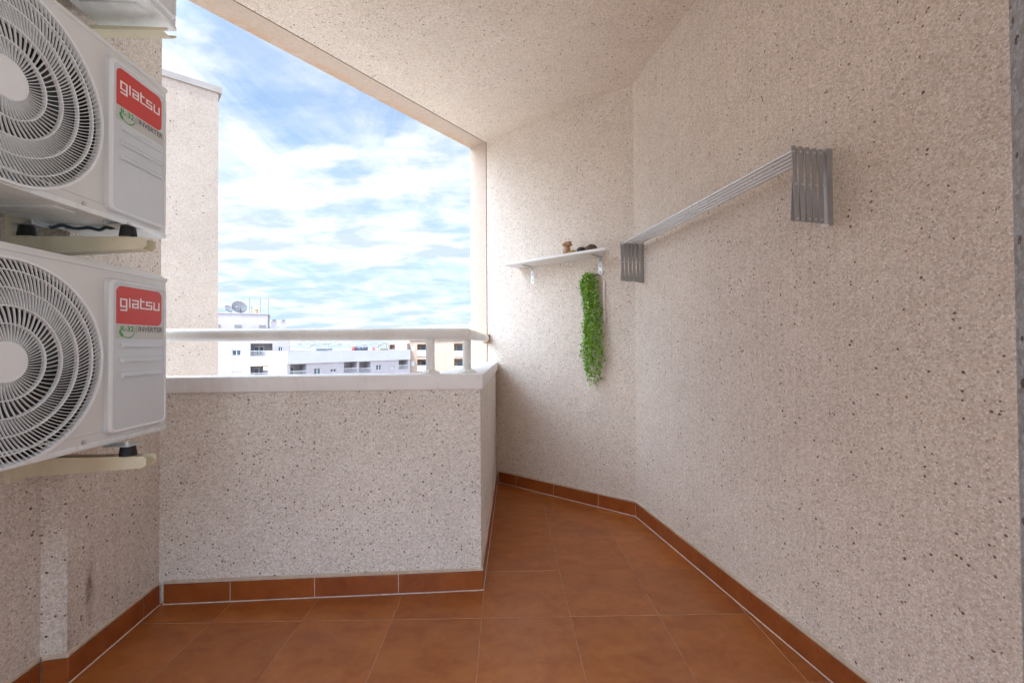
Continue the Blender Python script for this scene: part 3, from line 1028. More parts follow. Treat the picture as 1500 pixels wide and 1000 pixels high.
def slat(bm, s, sh, d0, d1, za, zb, w_=0.0185, th=0.0022):
    """flat bar leaning from d0 (bottom) to d1 (top) in the plane square to the wall"""
    a_ = rw_pt(s + sh, d0, za); b4 = rw_pt(s + sh, d1, zb)
    ax = (b4 - a_).normalized()
    nn = Vector((RWd.x, RWd.y, 0))
    wv = ax.cross(nn).normalized() * w_ / 2
    tv = nn * th / 2
    vs = [bm.verts.new(p + sx * wv + sy * tv) for p in (a_, b4) for sx in (-1, 1) for sy in (-1, 1)]
    for f in ((0, 1, 3, 2), (4, 6, 7, 5), (0, 4, 5, 1), (2, 3, 7, 6), (0, 2, 6, 4), (1, 5, 7, 3)):
        bm.faces.new([vs[i] for i in f])


for si, (s, lean) in enumerate(((sL, -1), (sR, 1))):
    bm = bmesh.new()
    box(bm, 0, 0.016, -0.006, 0.006, 0, 1)
    bm.free()
    bm = bmesh.new()
    slat(bm, s, 0.0, 0.010, 0.010, Zb - 0.004, Zt, 0.022, 0.012)
    e = loc_obj('wall_channel', bm, M_alu, rk, rk_inv)
    n_s = 5
    step = (fold - 0.022) / n_s
    for k in range(n_s):
        d = 0.022 + step * (k + 0.55)
        g_ = 0.0025 * (n_s - k) * (0.5 if si == 0 else 1)
        for ly in (0, 1):
            bm = bmesh.new()
            if ly == 0:
                slat(bm, s, 0.0035, d - 0.007 * lean + (g_ if lean > 0 else 0), d + 0.007 * lean, Zb + 0.001 * k, Zt - 0.004 + 0.0012 * k, 0.0165)
            else:
                slat(bm, s, -0.0035, d + 0.007 * lean, d - 0.007 * lean, Zb + 0.002 + 0.001 * k, Zt - 0.006 + 0.001 * k, 0.0155)
            o = loc_obj('slat', bm, M_alu, rk, rk_inv)
            if ly == 0:
                for zz, dd in ((Zb + 0.012, -0.006 * lean + (g_ if lean > 0 else 0)), ((Zb + Zt) / 2, 0), (Zt - 0.018, 0.006 * lean)):
                    bm = bmesh.new()
                    p = rw_pt(s, d + dd, zz)
                    tube(bm, [p + Vector((RWd.x, RWd.y, 0)) * 0.004, p + Vector((RWd.x, RWd.y, 0)) * 0.0058], 0.0042, 10)
                    loc_obj('rivet', bm, M_alu_l, o, rk_inv, smooth=True, sharp=30)
for k in range(5):
    d = 0.022 + (fold - 0.022) / 5 * (k + 0.60)
    bm = bmesh.new()
    tube(bm, [rw_pt(sL - 0.004, d, Zt - 0.012), rw_pt(sR - 0.006, d, Zt - 0.012)], 0.0060, 12)
    loc_obj('rod', bm, M_alu_l, rk, rk_inv, smooth=True, sharp=50)
bm = bmesh.new()
p = rw_pt(sR, 0.024, Zb - 0.006)
box(bm, p.x - 0.012, p.x + 0.008, p.y - 0.006, p.y + 0.006, p.z - 0.007, p.z + 0.006, 0.003)
loc_obj('end_clip', bm, M_shelf, rk, rk_inv)
bm = bmesh.new()
p = rw_pt(sL, 0.028, Zb + 0.008)
tube(bm, [rw_pt(sL - 0.008, 0.030, Zb + 0.014), rw_pt(sL + 0.012, 0.030, Zb + 0.014)], 0.017, 14)
loc_obj('foot_roller', bm, M_alu, rk, rk_inv, smooth=True, sharp=40)

# ------------------------------------------------------------------ shelf on the angled wall
bq = Vector(WL[6])


def bw_pt(x_on, d, z):
    """x_on = distance along the wall from the inner corner (towards the parapet), d = out from the wall"""
    p = bq - BWd * x_on - BWn * d
    return Vector((p.x, p.y, z))


def s_of(x, y):
    return -(Vector((x, y)) - bq).dot(BWd)


sRt = s_of(0.6311, 2.7104); sLt = s_of(-0.0089, 3.2334)
sh = thing('wall_shelf', bw_pt((sRt + sLt) / 2, 0, 1.704), 0, 'narrow white shelf board on two small metal brackets above the hanging plant', 'shelf')
sh_inv = Matrix.Translation(-bw_pt((sRt + sLt) / 2, 0, 1.704))


def bframe():
    """wall frame: x along the wall to the right, y out of the wall, z up"""
    return Matrix(((BWd.x, -BWn.x, 0, bq.x), (BWd.y, -BWn.y, 0, bq.y), (0, 0, 1, 0), (0, 0, 0, 1)))


bm = bmesh.new()
sB = -s_of(0.6713, 2.9099)
P4 = [(-sLt, 0.001), (sB - 0.004, 0.001), (-sRt, 0.180), (-sLt, 0.180)]
prism(bm, P4, 1.7045, 1.7215)
bmesh.ops.bevel(bm, geom=bm.edges[:], offset=0.0015, segments=2, affect='EDGES')
bm.transform(bframe())
loc_obj('board', bm, M_shelf, sh, sh_inv)
for (x, y) in ((0.2088, 3.2879), (0.650, 2.9275)):
    s_ = -s_of(x, y)
    bm = bmesh.new()
    box(bm, s_ - 0.014, s_ + 0.014, 0.0, 0.0022, 1.575, 1.704, 0.0006, mat=bframe())
    box(bm, s_ - 0.014, s_ + 0.014, 0.0022, 0.125, 1.7018, 1.7042, 0.0006, mat=bframe())
    # pressed rib
    prev = None
    for k in range(7):
        a_ = k / 6 * math.pi / 2
        yy = 0.030 - 0.028 * math.sin(a_) + 0.0
        cur = [bframe() @ Vector((s_ + e_, 0.030 - 0.0285 * math.cos(a_), 1.672 + 0.0295 * math.sin(a_))) for e_ in (-0.005, 0.005)]
        cur = [bm.verts.new(c_) for c_ in cur]
        if prev: bm.faces.new((prev[0], prev[1], cur[1], cur[0]))
        prev = cur
    bk = loc_obj('shelf_bracket', bm, M_galv, sh, sh_inv)
    for zz in (1.600, 1.640, 1.680):
        bm = bmesh.new()
        a_ = bframe() @ Vector((s_, 0.002, zz)); b5 = bframe() @ Vector((s_, 0.0045, zz))
        tube(bm, [a_, b5], 0.0055, 8)
        loc_obj('screw', bm, M_rust, bk, sh_inv)
    for yy in (0.045, 0.085, 0.110):
        bm = bmesh.new()
        a_ = bframe() @ Vector((s_, yy, 1.7018)); b5 = bframe() @ Vector((s_, yy, 1.6995))
        tube(bm, [a_, b5], 0.0055, 8)
        loc_obj('screw', bm, M_rust, bk, sh_inv)

# ornaments on the shelf
def blob(bm, c_, r, seed=0, sq=(1, 1, 1), amp=0.2, sub=3):
    n0 = len(bm.verts)
    bmesh.ops.create_icosphere(bm, subdivisions=sub, radius=1.0)
    bm.verts.ensure_lookup_table()
    from mathutils import noise as mn
    for v in bm.verts[n0:]:
        k = 1 + amp * mn.noise(v.co * 1.6 + Vector((seed, seed * 2.1, 0)))
        v.co = Vector(c_) + Vector((v.co.x * r * sq[0] * k, v.co.y * r * sq[1] * k, v.co.z * r * sq[2] * k))


M_tan = simple('tan_ceramic', (0.40, 0.24, 0.13), 0.7, var=0.35, scale=50, bump=0.5, bscale=120)
M_ochre = simple('ochre_stone', (0.50, 0.38, 0.16), 0.75, var=0.35, scale=60, bump=0.5, bscale=150)
M_black = simple('black_stone', (0.03, 0.03, 0.035), 0.45, var=0.5, scale=40)
M_brown = simple('dark_brown_wood', (0.10, 0.055, 0.04), 0.6, var=0.5, scale=40)
zt = 1.7215
SF = bframe()


def orn(name, label, cat, x_s, y_s, build, mats):
    base = SF @ Vector((x_s, y_s, zt))
    bm = bmesh.new()
    build(bm)
    o = mesh_obj(name, bm, mats, smooth=True)
    o.location = base
    o.scale = (1.18, 1.18, 1.18)
    return tag(o, label, cat)


def fig(bm):
    tube(bm, [(0, 0, 0), (0, 0, 0.02), (0.001, 0, 0.045), (0, 0, 0.062)], [0.024, 0.023, 0.019, 0.014], 14)
    blob(bm, (0.004, 0, 0.070), 0.020, 3, (1.3, 1, 0.7), 0.5)
    blob(bm, (0.018, 0.002, 0.078), 0.011, 5, (1, 1, 0.9), 0.4)
    blob(bm, (-0.018, 0.0, 0.066), 0.010, 8, (1, 1, 0.7), 0.4)


orn('clay_figurine', 'small tan mushroom-topped clay figurine standing on the white shelf', 'figurine', -0.445, 0.10, fig, M_tan)


def och(bm):
    blob(bm, (0, 0, 0.014), 0.017, 1, (1.1, 1, 0.9), 0.7)
    blob(bm, (0.020, 0.004, 0.009), 0.011, 2, (1, 1, 0.9), 0.7)
    blob(bm, (-0.018, 0.004, 0.010), 0.012, 4, (1, 1, 0.8), 0.7)


orn('ochre_stone', 'knobbly yellow ochre stone between the tan figurine and the dark pebbles', 'stone', -0.395, 0.105, och, M_ochre)
orn('black_pebble', 'flattish black pebble lying on the white shelf, left of the brown one', 'pebble', -0.325, 0.10,
    lambda bm: blob(bm, (0, 0, 0.018), 0.030, 6, (1.05, 0.8, 0.60), 0.35), M_black)
orn('brown_pebble', 'rounded dark brown pebble on the shelf beside the flat black one', 'pebble', -0.262, 0.090,
    lambda bm: blob(bm, (0, 0, 0.023), 0.034, 9, (1.05, 0.8, 0.72), 0.25), M_brown)

# white strip on the wall behind the greenery
s_ = -s_of(0.672, 2.910)
bm = bmesh.new()
box(bm, -0.007, 0.007, 0.0, 0.012, -0.135, 0.135, 0.001)
ws = mesh_obj('plastic_strip', bm, M_shelf)
ws.matrix_world = SF @ Matrix.Translation((s_, 0.0005, 1.398))
tag(ws, 'thin vertical white plastic strip on the wall just right of the hanging greenery', 'plastic strip')

# ------------------------------------------------------------------ hanging greenery
def m_leaf(name, c1, c2):
    mt, t, b = prin(name)
    o = t.n('ShaderNodeTexCoord').outputs['Object']
    wn = t.n('ShaderNodeTexVoronoi', {'Vector': o, 'Scale': 75.0})
    sp = t.n('ShaderNodeSeparateColor', {0: wn.outputs['Color']})
    cc = t.mix(sp.outputs[0], c1, c2)
    lk(t, cc, b.inputs['Base Color'])
    b.inputs['Roughness'].default_value = 0.5
    b.inputs['Subsurface Weight'].default_value = 0.0
    tr = t.n('ShaderNodeBsdfTranslucent', {'Color': t.mix(0.5, cc, (0.25, 0.5, 0.03))})
    mx = t.n('ShaderNodeMixShader', {0: 0.25, 1: b.outputs[0], 2: tr.outputs[0]})
    out = mt.node_tree.nodes['Material Output']
    lk(t, mx.outputs[0], out.inputs['Surface'])
    return mt


LM = [m_leaf('leaf_mid', (0.20, 0.42, 0.018), (0.38, 0.60, 0.05)),
      m_leaf('leaf_pale', (0.34, 0.58, 0.12), (0.58, 0.74, 0.30)),
      m_leaf('leaf_deep', (0.07, 0.24, 0.012), (0.14, 0.37, 0.025))]
M_stem = simple('green_stem', (0.08, 0.17, 0.03), 0.6, var=0.2)
M_twig = simple('dark_twig', (0.06, 0.06, 0.035), 0.6, var=0.3)
hp = SF @ Vector((-s_of(0.6296, 2.9436), 0.05, 1.60))
pl_ = thing('hanging_plant', (0, 0, 0), 0, 'bright green trailing artificial plant hanging below the right end of the shelf', 'plant')
# envelope in wall coordinates: (z, centre along wall relative to sC, half width)
sC = -s_of(0.640, 2.936)
env = [(1.600, -0.050, 0.020), (1.585, -0.052, 0.040), (1.54, -0.058, 0.056), (1.48, -0.050, 0.058), (1.42, -0.040, 0.050), (1.34, -0.032, 0.056),
       (1.25, -0.030, 0.064), (1.15, -0.028, 0.068), (1.05, -0.030, 0.070), (0.98, -0.034, 0.062), (0.92, -0.030, 0.045), (0.87, -0.036, 0.036), (0.825, -0.046, 0.014)]


def env_at(z):
    for a_, b6 in zip(env, env[1:]):
        if a_[0] >= z >= b6[0]:
            k = (a_[0] - z) / (a_[0] - b6[0])
            return a_[1] + (b6[1] - a_[1]) * k, a_[2] + (b6[2] - a_[2]) * k
    return env[-1][1], env[-1][2]


bmL = bmesh.new(); bmS = bmesh.new()
rnd = random.Random(11)


def leaf(bm, p, r, mi):
    n_ = Vector((rnd.gauss(0, 0.7), rnd.gauss(0, 0.6) + 0.7, rnd.gauss(0, 0.7) + 0.2)).normalized()
    n_ = (SF.to_3x3() @ n_).normalized()
    a_ = n_.orthogonal().normalized()
    a_.rotate(Matrix.Rotation(rnd.uniform(0, 6.28), 3, n_))
    b7 = n_.cross(a_)
    k6 = 6
    c_ = bm.verts.new(p - n_ * r * 0.28)
    vs = []
    for k in range(k6):
        an = k * 2 * math.pi / k6
        e_ = 1.25 if k == 0 else 1.0
        vs.append(bm.verts.new(p + a_ * math.cos(an) * r * e_ + b7 * math.sin(an) * r * 0.85))
    for k in range(k6):
        f = bm.faces.new((c_, vs[k], vs[(k + 1) % k6])); f.material_index = mi; f.smooth = True


for st_ in range(38):
    z_end = rnd.choice([0.83, 0.88, 0.93, 0.96, 1.02, 1.1, 1.2, 1.3, 1.42]) + rnd.uniform(-0.03, 0.03)
    a0 = rnd.uniform(-1, 1); d0 = rnd.uniform(0.0, 1.0)
    ph = rnd.uniform(0, 6.28)
    z = 1.598 - abs(rnd.gauss(0, 0.02))
    tone = rnd.random()
    pts = []
    while z > z_end:
        cx, hw = env_at(z)
        lat = cx + hw * 0.90 * (a0 + 0.20 * math.sin(z * 17 + ph) + 0.12 * math.sin(z * 41 + 2 * ph))
        dep = 0.022 + 0.062 * d0 * (hw / 0.07) ** 0.5 * max(0.25, (1 - 0.5 * a0 * a0)) + 0.006 * math.sin(z * 23 + ph)
        p = SF @ Vector((sC + lat, dep, z))
        pts.append(p)
        for _ in range(2 if rnd.random() < 0.65 else 1):
            q_ = p + Vector((rnd.gauss(0, 0.0085), rnd.gauss(0, 0.0075), rnd.gauss(0, 0.004)))
            topk = (z - 1.45) * 3
            mi = 1 if rnd.random() < 0.20 + max(0, topk) * 0.6 + (0.1 if tone > 0.6 else 0) else (2 if rnd.random() < 0.38 + (0.25 if d0 < 0.4 else 0) else 0)
            leaf(bmL, q_, rnd.uniform(0.0050, 0.0084), mi)
        z -= rnd.uniform(0.009, 0.014)
    if len(pts) > 3:
        tube(bmS, pts[::3], 0.0008, 4)
bmL.normal_update()
me = bpy.data.meshes.new('foliage'); bmL.to_mesh(me); bmL.free()
for mt in LM: me.materials.append(mt)
fo = bpy.data.objects.new('foliage', me); C.objects.link(fo); fo.parent = pl_
mesh_obj('stems', bmS, M_stem, pl_)
bm = bmesh.new()
t0 = SF @ Vector((sC - 0.005, 0.045, 1.572))
tube(bm, [t0, SF @ Vector((sC + 0.03, 0.055, 1.572)), SF @ Vector((sC + 0.075, 0.07, 1.578))], [0.0035, 0.0025, 0.001], 6)
tube(bm, [t0, SF @ Vector((sC - 0.001, 0.02, 1.590)), SF @ Vector((sC, 0.006, 1.588))], 0.002, 6)
mesh_obj('stalk', bm, M_twig, pl_, smooth=True)
for ch in (fo,):
    pass

# ------------------------------------------------------------------ neighbouring block seen past the left wall
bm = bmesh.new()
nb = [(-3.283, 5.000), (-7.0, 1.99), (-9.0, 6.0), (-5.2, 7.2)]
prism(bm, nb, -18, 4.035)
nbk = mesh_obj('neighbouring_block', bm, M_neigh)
tag(nbk, 'tall plain pinkish end wall of the neighbouring block, directly right of the condensers', 'building')
bm = bmesh.new()
c0 = Vector((-4.9, 4.5))
nb2 = [((Vector(p) - c0) * 1.0 + c0 + (Vector(p) - c0).normalized() * 0.035) for p in nb]
prism(bm, nb2, 4.0352, 4.105)
mesh_obj('coping', bm, M_ncope, nbk)

# ------------------------------------------------------------------ the town
def paint(name, c_, dirt=((0.4, 0.36, 0.33), 0.3), rough=0.8, sc=0.5):
    return simple(name, c_, rough, var=0.05, scale=sc, dirt=dirt)


T_white = paint('town_white_render', (0.36, 0.36, 0.39))
T_lav = paint('town_pale_render', (0.275, 0.255, 0.28))
T_peach = paint('town_peach_render', (0.29, 0.215, 0.165))
T_peach2 = paint('town_tan_render', (0.30, 0.235, 0.20))
T_glass = simple('town_glass', (0.05, 0.07, 0.09), 0.12, var=0.2, scale=2)
T_frame = simple('town_window_frame', (0.50, 0.50, 0.51), 0.5)
T_shut = simple('town_shutter', (0.50, 0.50, 0.52), 0.6, var=0.03)
T_awn = simple('town_awning', (0.55, 0.40, 0.30), 0.8, var=0.1)
T_cope = paint('town_coping', (0.34, 0.32, 0.33), sc=3)
T_roof = paint('town_roof', (0.50, 0.45, 0.42))
T_met = simple('town_dark_metal', (0.12, 0.12, 0.13), 0.6)
T_dish = simple('town_dish', (0.24, 0.25, 0.27), 0.6)


def facade_block(name, loc, rz, x0, x1, z0, z1, depth, mat_, ops, label, cat='building', roof=True, extra=None):
    """block whose front (local y = 0, facing -y) is pierced by openings; (xa, za, xb, zb, deep, kind)"""
    b = thing(name, loc, rz, label, cat)
    bm = bmesh.new()
    xs = sorted({x0, x1} | {o[0] for o in ops} | {o[2] for o in ops})
    zs = sorted({z0, z1} | {o[1] for o in ops} | {o[3] for o in ops})
    for i in range(len(xs) - 1):
        for j in range(len(zs) - 1):
            cx, cz = (xs[i] + xs[i + 1]) / 2, (zs[j] + zs[j + 1]) / 2
            if any(o[0] < cx < o[2] and o[1] < cz < o[3] for o in ops): continue
            bm.faces.new([bm.verts.new(p) for p in ((xs[i], 0, zs[j]), (xs[i + 1], 0, zs[j]), (xs[i + 1], 0, zs[j + 1]), (xs[i], 0, zs[j + 1]))])
    for (xa, za, xb, zb, dp, kd) in ops:
        a_ = [(xa, za), (xb, za), (xb, zb), (xa, zb)]
        for k in range(4):
            p, q_ = a_[k], a_[(k + 1) % 4]
            bm.faces.new([bm.verts.new(v) for v in ((p[0], 0, p[1]), (q_[0], 0, q_[1]), (q_[0], dp, q_[1]), (p[0], dp, p[1]))])
        bm.faces.new([bm.verts.new((p[0], dp, p[1])) for p in a_])
    for face in (((x0, 0, z0), (x0, depth, z0), (x0, depth, z1), (x0, 0, z1)), ((x1, 0, z0), (x1, depth, z0), (x1, depth, z1), (x1, 0, z1)),
                 ((x0, depth, z0), (x1, depth, z0), (x1, depth, z1), (x0, depth, z1))):
        bm.faces.new([bm.verts.new(v) for v in face])
    bm.faces.new([bm.verts.new(v) for v in ((x0, 0, z1), (x1, 0, z1), (x1, depth, z1), (x0, depth, z1))])
    me = bpy.data.meshes.new('wall'); bm.to_mesh(me); bm.free(); me.materials.append(mat_)
    wl = bpy.data.objects.new('wall', me); C.objects.link(wl); wl.parent = b
    for (xa, za, xb, zb, dp, kd) in ops:
        if kd == 'win':
            bm = bmesh.new()
            n_ = 2
            t_ = 0.07
            y_ = dp - 0.05
            box(bm, xa, xb, y_, dp - 0.003, za, za + t_); box(bm, xa, xb, y_, dp - 0.003, zb - t_, zb)
            for xx in (xa, (xa + xb) / 2 - t_ / 2, xb - t_):
                box(bm, xx, xx + t_, y_, dp - 0.002, za + t_, zb - t_)
            fr = mesh_obj('window', bm, T_frame, b)
            bm = bmesh.new()
            box(bm, xa + t_, xb - t_, dp - 0.03, dp - 0.005, za + t_, zb - t_)
            mesh_obj('pane', bm, T_glass, fr)
        elif kd == 'shut':
            bm = bmesh.new()
            nsl = 9
            for k in range(nsl):
                h = (zb - za) / nsl
                box(bm, xa + 0.01, xb - 0.01, dp - 0.05, dp - 0.01, za + k * h + 0.01, za + (k + 1) * h - 0.012)
            mesh_obj('shutter', bm, T_shut, b)
        elif kd == 'balc':
            hh = zb - za
            bm = bmesh.new()
            xm = xa + (xb - xa) * 0.12
            xn = xa + (xb - xa) * 0.58
            box(bm, xm, xn, dp - 0.10, dp - 0.01, za + 0.02, za + hh * 0.78)
            fr = mesh_obj('balcony_door', bm, T_frame, b)
            bm = bmesh.new()
            for (p, q_) in ((xm + 0.08, (xm + xn) / 2 - 0.05), ((xm + xn) / 2 + 0.05, xn - 0.08)):
                box(bm, p, q_, dp - 0.13, dp - 0.105, za + 0.1, za + hh * 0.72)
            mesh_obj('pane', bm, T_glass, fr)
            bm = bmesh.new()
            n_ = max(3, int((xb - xa) / 0.14))
            rh = min(1.0, hh * 0.42)
            box(bm, xa, xb, 0.03, 0.08, za + rh - 0.05, za + rh)
            for k in range(n_ + 1):
                xx = xa + (xb - xa) * k / n_
                box(bm, xx - 0.012, xx + 0.012, 0.045, 0.065, za, za + rh - 0.05)
            mesh_obj('balcony_railing', bm, T_frame, b)
        elif kd == 'solid':
            bm = bmesh.new()
            box(bm, xa + 0.02, xb - 0.02, -0.12, 0.03, za - 0.75, za + 0.42)
            mesh_obj('balcony_front', bm, T_white, b)
            bm = bmesh.new()
            xm = xa + (xb - xa) * 0.3
            xn = xa + (xb - xa) * 0.9
            box(bm, xm, xn, dp - 0.10, dp - 0.01, za + 0.02, za + (zb - za) * 0.72)
            mesh_obj('balcony_door', bm, T_glass, b)
    return b


# block with the dishes
AA = R(26)
AO = (-29.65, 60.0)


def on_a(u_, v_, z):
    return (AO[0] + math.cos(AA) * u_ - math.sin(AA) * v_, AO[1] + math.sin(AA) * u_ + math.cos(AA) * v_, z)


opsA = [(-6.66, 0.05, -5.67, 0.80, 0.15, 'win'), (-4.6, -0.02, -2.05, 1.65, 1.6, 'balc'), (-1.34, 0.22, -0.83, 1.18, 0.15, 'win'),
        (-4.6, -3.05, -2.05, -1.25, 1.6, 'balc'), (-1.34, -2.70, -0.83, -1.80, 0.15, 'win'), (-6.66, -2.9, -5.67, -2.0, 0.15, 'shut'),
        (-6.66, -5.9, -5.67, -5.1, 0.15, 'win'), (-4.6, -6.0, -2.05, -4.3, 1.6, 'balc')]
bA = facade_block('apartment_block', (AO[0], AO[1], 0), AA, -14.0, 0.0, -18, 2.05, 10, T_lav, opsA,
                  'pale apartment block carrying the satellite dishes, right beside the pinkish wall')
bm = bmesh.new()
box(bm, -14.0, -2.62, 0.3, 6, 2.05, 5.58); box(bm, -14.1, -2.52, 0.2, 6.1, 5.581, 5.72)
pent = mesh_obj('penthouse', bm, T_lav, bA)
for (xa, xb) in ((-6.44, -5.6), (-4.75, -4.15), (-3.66, -2.86), (-8.2, -7.95)):
    bm = bmesh.new(); box(bm, xa, xb, 0.24, 0.298, 3.70, 4.13)
    mesh_obj('vent_window', bm, T_met if xa != -4.75 else T_dish, pent)
for (xa, xb) in ((-2.25, -1.52), (-1.06, -0.5)):
    bm = bmesh.new(); box(bm, xa, xb, 0.6, 1.3, 2.05, 4.62); box(bm, xa - .05, xb + .05, 0.55, 1.35, 4.621, 4.70)
    ch_ = mesh_obj('chimney', bm, T_lav, bA)
    bm = bmesh.new(); tube(bm, [((xa + xb) / 2, 1, 4.70), ((xa + xb) / 2, 1, 4.94)], 0.22, 10)
    mesh_obj('chimney_cowl', bm, T_met, ch_)
bm = bmesh.new(); box(bm, -4.65, -1.98, -0.25, -0.002, -1.34, -1.20); mesh_obj('awning_box', bm, T_awn, bA)
bm = bmesh.new(); box(bm, -3.1, -2.5, -0.3, -0.002, -1.95, -1.45, 0.03); mesh_obj('condenser', bm, T_awn, bA)


def dish(u_, v_, z, r, az, lab):
    d = thing('satellite_dish', on_a(u_, v_, 5.72), az, lab, 'satellite dish', 'satellite dishes on the block roof')
    bm = bmesh.new()
    prev = None
    for i in range(6):
        rr = r * i / 5
        cur = [bm.verts.new((rr * math.cos(2 * math.pi * k / 24), 0.3 * r * (1 - (rr / r) ** 2), rr * math.sin(2 * math.pi * k / 24))) for k in range(24)] if i else [bm.verts.new((0, 0.3 * r, 0))]
        if prev:
            for k in range(24):
                if len(prev) == 1: bm.faces.new((prev[0], cur[k], cur[(k + 1) % 24]))
                else: bm.faces.new((prev[k], prev[(k + 1) % 24], cur[(k + 1) % 24], cur[k]))
        prev = cur
    bm.transform(Matrix.Translation((0, 0, z)) @ Matrix.Rotation(R(30), 4, 'X'))
    so_ = mesh_obj('reflector', bm, T_dish, d, smooth=True)
    md = so_.modifiers.new('thickness', 'SOLIDIFY'); md.thickness = 0.04
    bm = bmesh.new()
    tube(bm, [(0, 0.35, 0), (0, 0.35, z)], 0.06, 8); tube(bm, [(0, 0.25, z - r * 0.7), (0, -r * 0.8, z - 0.15)], 0.03, 6)
    tube(bm, [(0, -r * 0.75, z - 0.17), (0, -r * 0.95, z - 0.10)], 0.10, 8)
    mesh_obj('dish_stand', bm, T_met, d)


dish(-7.15, 0.9, 0.60, 0.56, R(-12), 'smaller round grey satellite dish, left of the bigger one')
dish(-5.95, 0.8, 0.85, 0.92, R(12), 'bigger grey satellite dish tilted towards the sky')
for i, (x, h, lab) in enumerate(((-4.76, 1.95, 'thin roof aerial mast nearest to the big satellite dish'),
                                 (-4.50, 1.0, 'short thin roof aerial just right of the first mast'),
                                 (-3.50, 2.0, 'thin roof aerial mast right of the rusty roof cowl'),
                                 (-2.56, 2.05, 'thin roof aerial mast at the right-hand corner of the block roof'))):
    a_ = thing('roof_aerial', on_a(x, 0.6, 5.72), 0, lab, 'aerial', 'aerial masts on the block roof')
    bm = bmesh.new(); tube(bm, [(0, 0, 0), (0, 0, h)], 0.03, 6); mesh_obj('mast', bm, T_met, a_)
    bm = bmesh.new()
    for k in range(4): box(bm, -0.18 + 0.02 * k, 0.18 - 0.02 * k, -0.012, 0.012, h - 0.12 - k * 0.14, h - 0.10 - k * 0.14)
    mesh_obj('aerial_rungs', bm, T_met, a_)
bm = bmesh.new()
tube(bm, [(0, 0, 0), (0, 0, 0.4), (0, 0, 0.6), (0, 0, 0.78)], [0.26, 0.24, 0.34, 0.13], 10)
o = mesh_obj('roof_cowl', bm, simple('rusty_cowl', (0.45, 0.28, 0.16), 0.8, var=0.3, scale=3), smooth=True, sharp=40); o.location = on_a(-4.05, 0.7, 5.72)
tag(o, 'squat rusty brown roof cowl between the aerial masts', 'roof cowl')

# long white building that runs back to the right
opsB = [(0.12, -2.56, 2.29, -1.12, 1.6, 'balc'), (3.33, -2.59, 4.31, -1.71, 0.15, 'win'), (5.72, -2.43, 6.66, -1.91, 0.15, 'win'),
        (7.84, -2.61, 9.96, -1.03, 1.6, 'balc'), (10.3, -2.73, 12.32, -1.11, 1.6, 'balc'), (13.31, -2.52, 14.32, -1.63, 0.15, 'win'),
        (15.89, -2.53, 16.83, -1.95, 0.15, 'shut'), (17.66, -2.56, 19.6, -0.92, 1.6, 'balc')]
opsB += [(o_[0], o_[1] - 3, o_[2], o_[3] - 3, o_[4], o_[5]) for o_ in opsB]
angB = R(53.37)
bB = facade_block('terrace_building', (-27.7, 56, 0), angB, -0.3, 20.0, -18, -1.02, 11, T_lav, opsB,
                  'long low white building with a deep roof parapet, right of the dish block')
bm = bmesh.new()
box(bm, -0.3, 20.0, -0.12, 0.1, -1.019, 0.60); box(bm, -0.3, 20.0, 10.7, 11, -1.019, 0.60); box(bm, -0.3, -0.1, 0.1, 10.7, -1.019, 0.60)
mesh_obj('roof_parapet', bm, T_white, bB)
bm = bmesh.new(); box(bm, 12.345, 12.36, -0.03, 0.0, -2.7, -1.1); bm.free()


def on_b(u_, v_, z):
    return (-27.7 + math.cos(angB) * u_ - math.sin(angB) * v_, 56 + math.sin(angB) * u_ + math.cos(angB) * v_, z)


# clutter on that roof
bm = bmesh.new(); box(bm, -0.95, 0.95, -0.4, 0.4, 0, 0.62, 0.05)
for k in range(5): box(bm, -0.8, 0.8, -0.42, -0.40, 0.1 + k * 0.1, 0.15 + k * 0.1)
o = mesh_obj('roof_vent_box', bm, T_dish); o.location = on_b(5.0, 1.2, 0.35); o.rotation_euler = (0, 0, angB)
tag(o, 'low grey louvred box on the white roof terrace', 'vent box')
cols = [(0.30, 0.06, 0.06), (0.05, 0.05, 0.10), (0.10, 0.09, 0.10), (0.06, 0.08, 0.14), (0.05, 0.05, 0.07), (0.45, 0.12, 0.15)]
labs = ['round red-capped planter tub at the left end of the row on the roof terrace', 'second planter tub from the left on the roof terrace, navy',
        'third planter tub from the left on the roof terrace, charcoal', 'fourth planter tub from the left on the roof terrace, slate blue',
        'fifth planter tub from the left on the roof terrace, black', 'pinkish planter tub at the right end of the roof terrace row']
for k in range(6):
    bm = bmesh.new()
    tube(bm, [(0, 0, 0), (0, 0, 0.3), (0, 0, 0.48), (0, 0, 0.52)], [0.20, 0.27, 0.26, 0.20], 12)
    blob(bm, (0, 0, 0.60), 0.2, k, (1, 1, 0.7), 0.6, 2)
    mt = simple('tub_paint', cols[k], 0.7)
    o = mesh_obj('planter_tub', bm, mt, smooth=True, sharp=40)
    o.location = on_b((9.9, 10.4, 11.0, 11.5, 12.1, 13.4)[k], 0.8, 0.50 - 0.05)
    tag(o, labs[k], 'planter', 'planter tubs on the white roof terrace')

